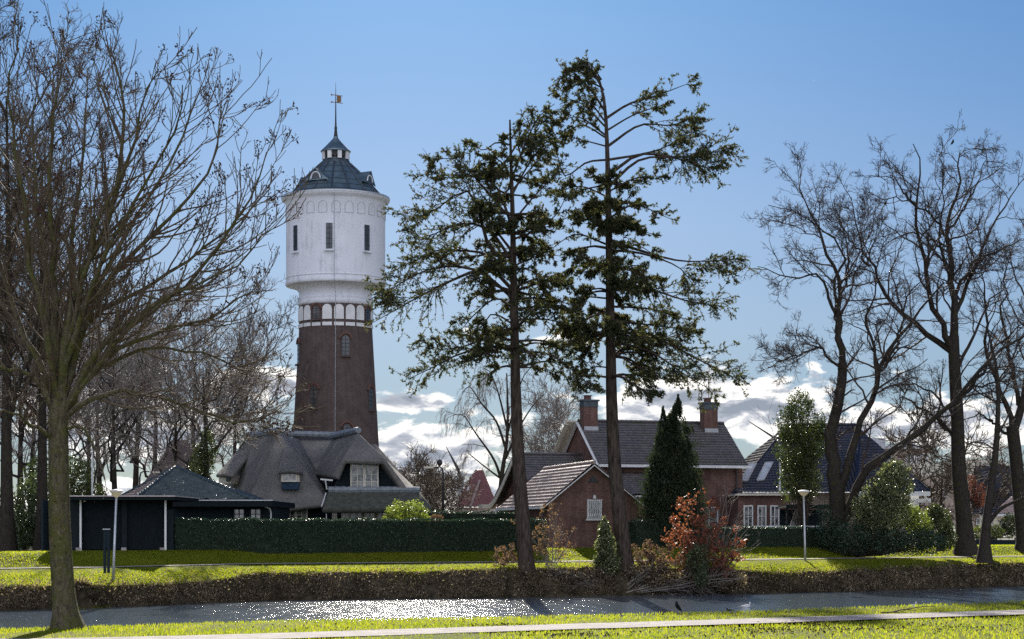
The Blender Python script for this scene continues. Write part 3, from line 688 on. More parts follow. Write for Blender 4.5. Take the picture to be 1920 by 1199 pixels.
g = MB(); g.bar(f(-.42, -.34, zea-.32), f(WA*.49, -.34, zra-.08), .06, .26, up=(0, 1, 0)); g.bar(f(WA+.42, -.34, zea-.32), f(WA*.49, -.34, zra-.08), .06, .26, up=(0, 1, 0)); g.build('verge_board', MT['whitepaint'], AN)
g = MB(); g.bar(f(-.48, DA+.2, zea-.28), f(-.48, -.3, zea-.28), .16, .16); g.build('gutter', MT['whitepaint'], AN)
g = MB(); g.prism([f(WA*.49-.35, -.02, zra-1.15), f(WA*.49+.35, -.02, zra-1.15), f(WA*.49, -.02, zra-.7)], f(0, -.03, 0)-f(0, 0, 0)); g.build('gable_vent', MT['iron'], AN)
wo_ = window(AN, f, WA*.49-.38, 0, 2.55, .92, 1.22, MT['whitepaint'], (1, 1))
g = MB()
for i in range(8):
    x = WA*.49-.34+.84*i/7; g.tube([f(x, -.10, 3.74), f(x, -.28, 3.55), f(x, -.20, 3.2), f(x, -.16, 2.95), f(x, -.3, 2.72), f(x, -.12, 2.6)], .022, 5)
for z in (3.74, 2.6): g.bar(f(WA*.49-.42, -.1, z), f(WA*.49+.58, -.1, z), .05)
g.build('window_grille', MT['whitepaint'], wo_)
g = MB(); g.box(f(WA*.49+.05, -.14, 3.98), (.05, .12, .07), AR); g.box(f(WA*.49+.05, -.2, 3.88), (.09, .08, .05), AR); g.build('wall_lamp', MT['whitepaint'], AN)

# ------------------------------------------------------------------ thatched house
TH = thing('thatched_house', 'dark boarded house with a thatched roof and cream windows at the foot of the tower', 'house', tuple(P(600, 1000, 132))[:2]+(GZ,))
def sheetp(name, polys, mat=MT['thatch'], par=TH, solid=.42, bevel=.16):
    mb = MB()
    for p in polys: mb.poly([P(*q) for q in p])
    bm = bmesh.new(); vs = [bm.verts.new(v) for v in mb.v]
    for fc in mb.f: bm.faces.new([vs[i] for i in fc])
    bmesh.ops.remove_doubles(bm, verts=bm.verts, dist=.02); bmesh.ops.recalc_face_normals(bm, faces=bm.faces)
    if sum(fc.normal.z for fc in bm.faces) < 0: bmesh.ops.reverse_faces(bm, faces=bm.faces)
    out = MB(); bm.verts.index_update(); out.v = [tuple(v.co) for v in bm.verts]; out.f = [tuple(v.index for v in fc.verts) for fc in bm.faces]; bm.free()
    return out.build(name, mat, par, True, bevel, solid, 3)
TL, TB = (523, 812, 131), (463, 822, 140)
A_, B_, C_, D_ = (458, 952, 127.6), (618, 945, 127.6), (640, 945, 141), (385, 952, 143)
sheetp('thatch_roof', [[A_, (538, 955, 127.3), B_, TL], [A_, TL, TB, D_], [B_, C_, (560, 822, 141), TL]])
sheetp('thatch_roof', [[(470, 822, 141), (640, 820, 141), (650, 952, 133), (470, 952, 133)]])
R0, RB = (672, 811, 129.6), (622, 822, 139)
HL, HR, LF, LB = (641, 862, 126.8), (724, 862, 126.8), (627, 895, 127), (588, 890, 134)
sheetp('thatch_roof', [[R0, HL, (700, 863, 126.5), HR], [R0, RB, LB, LF, HL], [R0, HR, (764, 917, 127.2), (782, 917, 139), RB]])
sheetp('thatch_roof', [[(640, 822, 142), (708, 833, 142), (780, 918, 139), (720, 918, 132)]])
sheetp('thatch_skirt', [[(614, 919, 127.2), (786, 919, 127.6), (812, 951, 125.2), (603, 953, 124.6)]], MT['thatchmoss'])
for a_, b_ in (((463, 818, 140), (523, 808, 131)), ((523, 813, 140.5), (632, 816, 140.5)), ((622, 818, 138), (672, 807, 129.6)), ((616, 919, 127), (786, 919, 127.4))):
    ridge_tiles(P(*a_), P(*b_), MT['ridgetile'], TH, .24, 'ridge_tiles', .42)
w_ = MB(); a_ = P(455, 1030, 129); b_ = P(795, 1030, 129)
w_.box(((a_.x+b_.x)/2, 134.5, 1.8), ((b_.x-a_.x)/2, 5.5, 1.7)); w_.build('wall', MT['boards'], TH)
w_ = MB(); w_.prism([P(622, 918, 128), P(752, 918, 128), P(722, 866, 128), P(651, 866, 128)], (0, .2, 0)); w_.build('gable_boards', MT['boards'], TH)
bl = lambda py, D: EYE+(HZ-py)*D/F
fT = lambda x, y, z: Vector((x, y, z))
def win_px(T, x0, x1, y0, y1, D, mat, bars, glass='glass_lit', name='window', sill=False):
    a = P(x0, y1, D); b = P(x1, y0, D); return window(T, fT, a.x, D, a.z, b.x-a.x, b.z-a.z, mat, bars, 0, .08, glass, sill, name=name)
for (x0, x1) in ((657, 683.5), (683.5, 710)): win_px(TH, x0, x1, 863, 917, 127.7, MT['cream'], (2, 4), name='balcony_door')
h_ = MB(); h_.box(P(686, 895, 127.6), (.03, .06, .12)); h_.build('door_handle', MT['whitepaint'], TH)
dw = win_px(TH, 529, 557, 886, 904, 127.9, MT['cream'], (1, 1)); 
d_ = MB(); a_ = P(527, 886, 128.1); b_ = P(561, 904, 128.1); d_.prism([P(527, 904, 128), P(561, 904, 128), P(561, 884, 128), P(527, 884, 128)], (0, 1.8, 0)); d_.build('dormer', MT['cream'], TH)
d_ = MB(); d_.prism([P(528, 918, 127.9), P(560, 918, 127.9), P(560, 904, 127.95), P(528, 904, 127.95)], (0, 1.2, 0)); d_.build('dormer_apron', simple('blue_boards', (.015, .035, .07), (.03, .06, .10), 4), TH)
sheetp('dormer_thatch', [[(521, 886, 128.3), (525, 883, 127.5), (545, 881, 127.3), (562, 883, 127.5), (569, 888, 128.6), (550, 838, 130.2), (530, 838, 130.2)]], solid=.25, bevel=.1)
d_ = MB(); d_.prism([P(410, 907, 133.6), P(433, 907, 132.6), P(433, 890, 132.6), P(410, 890, 133.6)], (.3, 2.5, 0)); dd = d_.build('dormer', MT['cream'], TH)
d_ = MB(); d_.prism([P(424, 903, 132.6), P(431, 903, 132.4), P(431, 891, 132.4), P(424, 891, 132.6)], (0, .3, 0)); d_.build('pane', MT['glass'], dd)
sheetp('dormer_thatch', [[(404, 891, 134), (418, 888, 132), (436, 891, 132.2), (472, 845, 137), (448, 840, 140)]], solid=.25, bevel=.1)
for x0, x1 in ((512, 531), (533, 555), (555, 577), (623, 632), (640, 655), (655, 680), (682, 704), (706, 728)):
    win_px(TH, x0, x1, 954, 990, 128.6 if x1 < 600 else 127.9, MT['cream'], (2, 3))
g = MB(); g.bar(P(601, 899, 126.6), P(624, 901, 126.6), .10); g.tube([P(610, 901, 126.6), P(613, 918, 126.8)], .05, 6); g.tube([P(611, 925, 126.5), P(603, 950, 124.6)], .04, 6); g.tube([P(612, 950, 125), P(612, 1000, 125)], .035, 6); g.build('gutter', MT['whitepaint'], TH)

# ------------------------------------------------------------------ garage and carport
GR = thing('garage', 'dark boarded garage with a hipped green tiled roof left of the thatched house', 'garage', tuple(P(360, 1000, 117))[:2]+(GZ,))
ap = P(329, 878, 121.5); FL, FR = P(252, 938, 115.5), P(470, 938, 115.5); BL = P(214, 938, 126)
BR = Vector((FR.x, BL.y, FR.z)); BL.z = FL.z; BL.x = P(212, 0, 126).x
tile_roof('roof', FL, FR, ap, ap, MT['tile_green'], GR, course=.33, step=.07); tile_roof('roof', BL, FL, ap, ap, MT['tile_annex'], GR, step=.07)  # left slope takes the paler tile; its sunlight is put into the colour
tile_roof('roof', FR, BR, ap, ap, MT['tile_green'], GR)
for q in (FL, FR, BL): ridge_tiles(q+Vector((0, 0, .1)), ap+Vector((0, 0, .08)), MT['tile_green'], GR, .13)
fr_ = MB(); a_, b_ = P(318, 945, 113.5), P(512, 945, 113.5); fr_.box(((a_.x+b_.x)/2, 119, a_.z), ((b_.x-a_.x)/2, 6.0, .17)); fr_.build('fascia', MT['boardsv'], GR)
fr_ = MB(); fr_.box(((a_.x+b_.x)/2, 119, a_.z+.2), ((b_.x-a_.x)/2+.05, 6.08, .03)); fr_.build('roof_trim', MT['greysteel'], GR)
w_ = MB(); a_, b_ = P(322, 960, 114.5), P(507, 960, 114.5); w_.box(((a_.x+b_.x)/2, 119.4, 1.9), ((b_.x-a_.x)/2, 5, 1.5)); w_.build('wall', MT['boards'], GR)
for x0, x1 in ((437, 460), (468, 491)): win_px(GR, x0, x1, 953, 976, 114.3, MT['boards'], (2, 2), sill=False)
g = MB(); g.tube([P(497, 951, 113.6), P(506, 954, 113.7), P(508, 962, 113.9), P(508, 1000, 113.9)], .045, 6); g.build('drainpipe', MT['whitepaint'], GR)
CP = thing('carport', 'flat roofed dark slatted carport with white posts at the left end of the clipped hedge', 'carport', tuple(P(220, 1000, 103))[:2]+(GZ,))
cz = bl(938, 102.5)
r_ = MB(); a_, b_ = P(124, 940, 102), P(327, 940, 102); r_.prism([Vector((a_.x, 102, cz)), Vector((b_.x, 102, cz)), Vector((b_.x, 110, cz)), Vector((a_.x, 110, cz))], (0, 0, .18)); r_.build('roof', MT['boardsv'], CP)
r_ = MB(); r_.box(((a_.x+b_.x)/2, 106, cz+.205), ((b_.x-a_.x)/2+.06, 4.1, .03)); r_.build('roof_trim', simple('pinkish_trim', (.42, .36, .36), (.55, .48, .47), 3), CP)
sl = MB()
for x in np.arange(153, 311, 1.45):
    if 229 < x < 238: continue
    p = P(x, 940, 103.2); sl.box((p.x, 103.2, (cz+GZ)/2+.03), (.0135, .03, (cz-GZ)/2-.08))
sl.build('slat_screen', MT['boardsv'], CP)
for px_, hw_, dz_ in ((233, .14, 0), (139, .38, 0), (318, .2, .25)):
    p = P(px_, 940, 103); sl = MB(); sl.box((p.x, 103.1, (cz+GZ)/2-dz_), (hw_, .1, (cz-GZ)/2-dz_)); sl.build('board_panel', MT['boardsv'], CP)
for x in (152, 311):
    sl = MB(); p = P(x, 940, 103); sl.box((p.x, 102.9, (cz+GZ)/2), (.05, .05, (cz-GZ)/2)); sl.build('post', MT['whitepaint'], CP)
for x in (148, 233, 305):
    sl = MB(); p = P(x, 940, 103); sl.box((p.x, 102.95, GZ+.08), (.13, .13, .12)); sl.build('footing', MT['path'], CP)
sl = MB(); a_, b_ = P(130, 940, 109), P(320, 940, 109); sl.box(((a_.x+b_.x)/2, 109.6, (cz+GZ)/2), ((b_.x-a_.x)/2, .08, (cz-GZ)/2)); sl.box((a_.x, 106.2, (cz+GZ)/2), (.06, 3.5, (cz-GZ)/2)); sl.build('back_wall', MT['boards'], CP)

# ------------------------------------------------------------------ trees
def unit(v): return v/(np.linalg.norm(v, axis=-1, keepdims=True)+1e-9)
def spline(pts, n=14):
    p = np.array([list(q) for q in pts], float)
    if len(p) == 2: p = np.stack([p[0], (p[0]+p[1])/2, p[1]])
    e = np.concatenate([[2*p[0]-p[1]], p, [2*p[-1]-p[-2]]]); out = []
    m = len(p)-1; L = np.linalg.norm(np.diff(p, axis=0), axis=1); cum = np.concatenate([[0], np.cumsum(L)])
    for d in np.linspace(0, cum[-1], n):
        i = min(m-1, int(np.searchsorted(cum, d, 'right')-1)); t = (d-cum[i])/max(L[i], 1e-6)
        a, b, c, g = e[i], e[i+1], e[i+2], e[i+3]
        out.append(.5*((2*b)+(c-a)*t+(2*a-5*b+4*c-g)*t*t+(3*b-a-3*c+g)*t**3))
    return np.array(out)
def tubes(pts, rad, S):
    """pts (M,N,3) rad (M,N) -> verts, quads"""
    M, N, _ = pts.shape
    if M == 0: return np.zeros((0, 3)), np.zeros((0, 4), int)
    t = unit(np.gradient(pts, axis=1)); mean = unit(pts[:, -1]-pts[:, 0])
    ref = np.where(np.abs(mean[:, 2:3]) > .8, np.array([[1., 0, 0]]), np.array([[0, 0, 1.]]))[:, None, :]
    b1 = unit(np.cross(t, np.broadcast_to(ref, t.shape))); b2 = np.cross(t, b1)
    k = np.arange(S)*2*np.pi/S
    V = pts[:, :, None, :] + rad[:, :, None, None]*(np.cos(k)[None, None, :, None]*b1[:, :, None, :]+np.sin(k)[None, None, :, None]*b2[:, :, None, :])
    m, n, q = np.meshgrid(np.arange(M), np.arange(N-1), np.arange(S), indexing='ij')
    i = (m*N+n)*S+q; j = (m*N+n)*S+(q+1) % S
    return V.reshape(-1, 3), np.stack([i, j, j+S, i+S], -1).reshape(-1, 4)
def grow(rg, start, d, length, r0, r1, N, wig, trop, tdir=(0, 0, 1)):
    """curved shoots: start (M,3), d (M,3), length (M,)"""
    M = len(start); P_ = np.zeros((M, N, 3)); P_[:, 0] = start; d = unit(d); st = (length/(N-1))[:, None]
    for k in range(1, N):
        P_[:, k] = P_[:, k-1]+d*st
        d = unit(d+rg.normal(0, wig, (M, 3))+np.array(tdir)*trop)
    return P_, r0[:, None]+(r1-r0)[:, None]*np.linspace(0, 1, N)[None]
def children(rg, P_, Rr, per, t0, t1, ang, ratio, rr, taper=.5, lmin=.1, L=None, spread=None):
    """shoots leaving a set of branches. returns start, dir, len, r0"""
    M, N, _ = P_.shape; L = np.linalg.norm(np.diff(P_, axis=1), axis=2).sum(1) if L is None else L
    cnt = rg.poisson(per*np.ones(M)) if np.isscalar(per) else rg.poisson(per)
    idx = np.repeat(np.arange(M), cnt)
    if len(idx) == 0: return None
    t = rg.uniform(t0, t1, len(idx)); f_ = t*(N-1); i = np.minimum(f_.astype(int), N-2); w_ = (f_-i)[:, None]
    p = P_[idx, i]*(1-w_)+P_[idx, i+1]*w_; par = unit(P_[idx, i+1]-P_[idx, i]); r = Rr[idx, i]*(1-w_[:, 0])+Rr[idx, i+1]*w_[:, 0]
    rnd = rg.normal(0, 1, p.shape)
    if spread is not None: rnd = rnd*np.array(spread)
    perp = unit(rnd-par*(rnd*par).sum(1, keepdims=True)); a = rg.normal(ang, ang*.25, len(idx))[:, None]
    d = par*np.cos(a)+perp*np.sin(a); ln = np.maximum(lmin, L[idx]*ratio*(1-taper*t)*rg.uniform(.6, 1.25, len(idx)))
    return p, d, ln, np.minimum(r*rr, r*.95)
class Tree:
    def __init__(s, seed): s.rg = np.random.default_rng(seed); s.geo = {'trunk': [], 'crown': []}; s.tips = []
    def add(s, part, P_, Rr, S): s.geo[part].append(tubes(P_, Rr, S))
def bare_tree(name, label, limbs, base, mats, seed, levels, group=None, trunk_limbs=1, tips=None, seedmat=None, cat='tree', wob=.0, knots=14, extra=None):
    """limbs: list of (points, r0, r1); first `trunk_limbs` belong to the trunk. levels: dicts of branching rules"""
    T = Tree(seed); rg = T.rg; root = thing(name, label, cat, base, 0, group)
    P0 = []; R0_ = []
    for i, (pts, r0, r1) in enumerate(limbs):
        sp = spline(pts, knots)
        if i >= trunk_limbs: sp[1:-1] += rg.normal(0, wob, (knots-2, 3))
        rad = r0+(r1-r0)*np.linspace(0, 1, knots)**.8
        if i == 0: rad[:2] *= np.array([1.55, 1.12])
        P0.append(sp); R0_.append(rad)
    P0 = np.array(P0); R0_ = np.array(R0_)
    T.add('trunk', P0, R0_, 9)
    cur = (P0, R0_); allc = []
    src = P0[trunk_limbs:] if levels[0].get('skip_trunk', True) and len(P0) > trunk_limbs else P0
    srcR = R0_[trunk_limbs:] if levels[0].get('skip_trunk', True) and len(P0) > trunk_limbs else R0_
    cur = (src, srcR)
    for li, lv in enumerate(levels):
        L = np.linalg.norm(np.diff(cur[0], axis=1), axis=2).sum(1)
        per = lv['per']*L if lv.get('perm') else lv['per']*np.ones(len(L))
        c = children(rg, cur[0], cur[1], per, lv.get('t0', .15), lv.get('t1', 1), lv['ang'], lv['ratio'], lv.get('rr', .55), lv.get('taper', .5), lv.get('lmin', .1), L, lv.get('spread'))
        if c is None: break
        p, d, ln, r = c; ln = np.minimum(ln, lv.get('lmax', 99)); r = np.clip(r, lv.get('rmin', .008), lv.get('rmax', 9))
        nP, nR = grow(rg, p, d, ln, r, np.maximum(r*lv.get('end', .35), lv.get('rend', .006)), lv.get('N', 6), lv.get('wig', .18), lv.get('trop', .05), lv.get('tdir', (0, 0, 1)))
        T.add('crown', nP, nR, lv.get('S', 4)); allc.append((nP, nR)); cur = (nP, nR)
        if lv.get('both') and li: cur = (np.concatenate([nP, allc[li-1][0]]), np.concatenate([nR, allc[li-1][1]])) if allc[li-1][0].shape[1] == nP.shape[1] else cur
    V, Fm = merge(T.geo['trunk']); npmesh('trunk', V, Fm, MT[mats[0]], root, True)
    V, Fm = merge(T.geo['crown']); cr = npmesh('crown', V, Fm, MT[mats[1]], root, True)
    if seedmat:
        tp = cur[0][:, -1]; sel = rg.random(len(tp)) < tips[0]; tp = tp[sel]; n = tips[1]
        q = np.repeat(tp, n, 0)+rg.normal(0, tips[2], (len(tp)*n, 3))*np.array([1, 1, 1.2]); V, Fa = cards(q, tips[3], rg, tips[4] if len(tips) > 4 else .6)
        npmesh(tips[5] if len(tips) > 5 else 'seed_clusters', V, [Fa], MT[seedmat], root)
    return root, cur, allc
def px3(pts, D, dd=0):
    """image-measured limb, drawn at distance D and leaning dd metres nearer/farther along its length"""
    n = len(pts); return [P(x, y, D+dd*i/(n-1)) for i, (x, y) in enumerate(pts)]
# big ash on the near bank
ash = [([(126, 1182), (118, 1100), (112, 1000), (110, 900), (109, 820), (110, 735)], .245, .19, 0),
 ([(108, 760), (106, 690), (104, 600), (100, 480), (92, 330), (100, 200), (118, 120)], .15, .02, .6),
 ([(114, 750), (124, 640), (150, 520), (205, 400), (228, 300), (232, 180), (212, 105)], .15, .02, -.8),
 ([(114, 760), (160, 610), (222, 500), (300, 430), (380, 340), (420, 230), (424, 190)], .12, .012, 1.5),
 ([(116, 775), (185, 660), (262, 590), (362, 520), (432, 430), (478, 350), (500, 285)], .12, .012, -1.2),
 ([(116, 770), (190, 670), (300, 622), (400, 596), (450, 555), (512, 545)], .10, .01, 1.2),
 ([(116, 790), (180, 742), (260, 738), (360, 762), (440, 790), (490, 785), (525, 770)], .09, .01, -1.6),
 ([(116, 740), (170, 600), (270, 548), (380, 470), (462, 405), (508, 352)], .10, .01, 2.2),
 ([(112, 700), (150, 560), (180, 420), (240, 300), (275, 190), (298, 130)], .11, .012, -1.8),
 ([(112, 720), (170, 560), (240, 430), (320, 300), (372, 180), (376, 165)], .10, .012, 2.8),
 ([(104, 800), (84, 740), (50, 700), (0, 688), (-80, 640)], .10, .02, -1.0),
 ([(104, 780), (70, 680), (30, 590), (-10, 470), (-40, 300)], .12, .02, 1.2),
 ([(106, 750), (86, 620), (50, 450), (30, 300), (20, 150), (36, 90)], .12, .015, -1.5),
 ([(106, 720), (90, 540), (70, 400), (62, 250), (74, 140)], .10, .012, 2.4),
 ([(112, 745), (130, 560), (140, 400), (160, 240), (165, 130)], .11, .012, 1.8),
 ([(118, 790), (170, 700), (260, 660), (370, 660), (440, 690), (500, 668)], .08, .01, 2.2),
 ([(120, 800), (146, 800), (170, 826), (190, 870), (196, 900)], .05, .01, -.8),
 ([(100, 820), (60, 800), (10, 770), (-60, 780)], .07, .012, -1.6),
 ([(112, 730), (180, 520), (250, 380), (330, 240), (342, 160)], .10, .012, -2.6),
 ([(116, 780), (220, 640), (320, 560), (440, 500), (488, 445), (520, 425)], .08, .01, -2.4)]
limbs = [(px3(p, 38, dd), r0*(1 if i == 0 else .74), r1*(1 if i == 0 else .8)) for i, (p, r0, r1, dd) in enumerate(ash)]
bare_tree('ash_tree', 'large bare ash with hanging seed clusters and a mossy trunk on the near bank', limbs, tuple(P(126, 1182, 38))[:2]+(0,), ('ashbark', 'twig'), 21,
 [dict(per=3.3, perm=True, t0=.16, ang=.6, ratio=.30, rr=.55, lmin=.5, lmax=1.7, rmin=.010, rmax=.026, N=8, wig=.08, trop=.10, S=4, taper=.3, rend=.0065),
  dict(per=4.2, t0=.15, ang=.65, ratio=.45, rr=.6, lmin=.22, lmax=.75, rmin=.0075, rmax=.014, N=6, wig=.09, trop=.14, S=3, rend=.006),
  dict(per=1.7, t0=.2, ang=.6, ratio=.5, rr=.7, lmin=.12, lmax=.4, rmin=.0065, N=4, wig=.1, trop=.17, S=3, rend=.006)],
 trunk_limbs=1, tips=(.17, 12, .045, .065, .5, 'seed_clusters'), seedmat='seed', wob=.03)
# tall bare trees on the right
def rt(name, label, D, trunk, limbs, seed, base, dens=1.0, group='tall bare trees on the right of the far bank'):
    ll = [([P(x, y, D) for x, y in trunk[0]], trunk[1]*.85, trunk[2]*.85)]+[(px3(p, D, dd), r0*.8, r1*.7) for p, r0, r1, dd in limbs]
    return bare_tree(name, label, ll, base, ('greybark', 'twig_dark'), seed,
     [dict(per=1.05*dens, perm=True, t0=.12, ang=.85, ratio=.42, rr=.55, lmin=1.4, lmax=4.6, rmin=.03, rmax=.075, N=9, wig=.20, trop=.05, S=5, taper=.35, rend=.012),
      dict(per=7, t0=.1, ang=.8, ratio=.42, rr=.5, lmin=.6, lmax=2.0, rmin=.014, rmax=.03, N=7, wig=.22, trop=.05, S=4, rend=.009),
      dict(per=6, t0=.1, ang=.75, ratio=.5, rr=.6, lmin=.35, lmax=1.1, rmin=.010, rmax=.014, N=5, wig=.22, trop=.06, S=3, rend=.007),
      dict(per=1.8, t0=.2, ang=.7, ratio=.55, rr=.8, lmin=.2, lmax=.6, rmin=.008, N=4, wig=.2, trop=.05, S=3, rend=.007)], group=None, wob=.10)
b_ = P(1576, 1040, 122)
rt('bare_tree', 'forked bare tree with a long low limb reaching right over the evergreen bush', 122, ([(1576, 1045), (1572, 985), (1570, 930), (1572, 900)], .66, .58),
 [([(1570, 930), (1562, 850), (1563, 790), (1578, 730), (1580, 680)], .62, .42, 0),
  ([(1580, 690), (1574, 620), (1574, 560), (1568, 500), (1546, 470), (1535, 420), (1510, 390), (1498, 350)], .30, .04, 0),
  ([(1576, 640), (1550, 540), (1530, 515), (1490, 520), (1420, 500)], .18, .03, 2),
  ([(1574, 600), (1566, 530), (1590, 490), (1560, 450), (1500, 400), (1440, 385)], .14, .03, -2),
  ([(1574, 560), (1590, 500), (1580, 440), (1560, 380)], .12, .02, 3),
  ([(1578, 700), (1545, 655), (1510, 660), (1470, 680), (1440, 690)], .13, .03, -2),
  ([(1574, 920), (1600, 830), (1630, 760), (1655, 690), (1680, 640), (1720, 590), (1770, 530)], .40, .06, 1.5),
  ([(1640, 740), (1640, 660), (1620, 600), (1640, 540), (1620, 470)], .18, .03, 3),
  ([(1660, 690), (1690, 620), (1700, 560), (1740, 500)], .14, .03, -2),
  ([(1580, 985), (1610, 900), (1670, 845), (1740, 795), (1820, 715), (1880, 660), (1940, 620)], .42, .08, -2.5),
  ([(1700, 825), (1730, 760), (1700, 710), (1690, 680)], .10, .02, -3),
  ([(1790, 740), (1850, 720), (1910, 700), (1960, 690)], .12, .03, -1)], 31, (b_.x, b_.y, .5), 1.0)
b_ = P(1806, 1040, 125)
rt('bare_tree', 'tallest bare tree with a straight thick trunk and a high spreading crown on the right', 125, ([(1812, 1042), (1806, 960), (1798, 880), (1795, 780), (1790, 690), (1788, 630)], .70, .42),
 [([(1788, 640), (1786, 560), (1780, 480), (1776, 430), (1790, 370), (1800, 285)], .38, .05, 0),
  ([(1790, 660), (1757, 590), (1738, 520), (1725, 450), (1718, 385), (1728, 320), (1712, 270)], .30, .04, -2),
  ([(1786, 600), (1820, 520), (1850, 450), (1880, 390), (1925, 330)], .22, .03, 2),
  ([(1786, 560), (1830, 490), (1880, 470), (1940, 440)], .18, .03, -2),
  ([(1785, 660), (1726, 620), (1664, 562), (1630, 492), (1606, 430), (1596, 370)], .28, .03, 2.5),
  ([(1630, 500), (1600, 460), (1580, 430), (1560, 400)], .10, .02, 3),
  ([(1780, 450), (1750, 410), (1735, 400), (1700, 380), (1650, 370), (1620, 350)], .13, .02, -3),
  ([(1776, 440), (1800, 400), (1840, 330), (1850, 290)], .14, .02, 3),
  ([(1782, 520), (1760, 440), (1770, 360), (1760, 290)], .12, .02, -3),
  ([(1720, 390), (1690, 350), (1660, 330), (1640, 330)], .10, .02, -2),
  ([(1796, 840), (1770, 790), (1730, 770), (1690, 740), (1680, 690)], .20, .03, 2.5),
  ([(1794, 760), (1840, 700), (1880, 640), (1930, 600)], .20, .03, -2),
  ([(1790, 700), (1830, 620), (1860, 560), (1900, 520)], .18, .03, 3),
  ([(1795, 790), (1750, 740), (1700, 720), (1670, 725)], .13, .03, -3)], 32, (b_.x, b_.y, .5), 1.0)
b_ = P(1918, 1035, 130)
rt('bare_tree', 'bare tree cut off by the right edge with a trunk forking low', 130, ([(1922, 1035), (1912, 930), (1904, 850), (1898, 800)], .62, .5),
 [([(1900, 810), (1925, 720), (1930, 600), (1925, 480), (1935, 380)], .40, .05, 0),
  ([(1898, 810), (1880, 740), (1860, 690), (1848, 640), (1850, 560), (1835, 480)], .28, .03, -2),
  ([(1900, 820), (1870, 800), (1840, 780), (1800, 790)], .18, .03, 3),
  ([(1910, 760), (1890, 640), (1880, 560), (1900, 460)], .22, .03, 2)], 33, (b_.x, b_.y, .5), 1.0)
b_ = P(1846, 1052, 117)
bare_tree('young_tree', 'slim leaning young tree with a side branch, growing at the edge of the far bank', 
 [(px3([(1846, 1056), (1848, 1000), (1856, 930), (1866, 860), (1871, 780), (1870, 700), (1850, 610)], 117, 0), .36, .05),
  (px3([(1854, 980), (1876, 955), (1905, 940), (1950, 920)], 117, -1), .16, .04), (px3([(1868, 820), (1890, 780), (1900, 740)], 117, 1), .09, .02)], (b_.x, b_.y, .1), ('greybark', 'twig_dark'), 34,
 [dict(per=.9, perm=True, t0=.35, ang=.8, ratio=.25, lmin=.6, lmax=2.0, rmin=.02, rmax=.05, N=7, wig=.2, S=4, skip_trunk=False), dict(per=5, ang=.8, ratio=.4, lmin=.3, N=5, wig=.2, rmin=.01, S=3, rend=.008), dict(per=2, ang=.8, ratio=.5, lmin=.2, N=4, wig=.2, rmin=.009, S=3, rend=.007)])

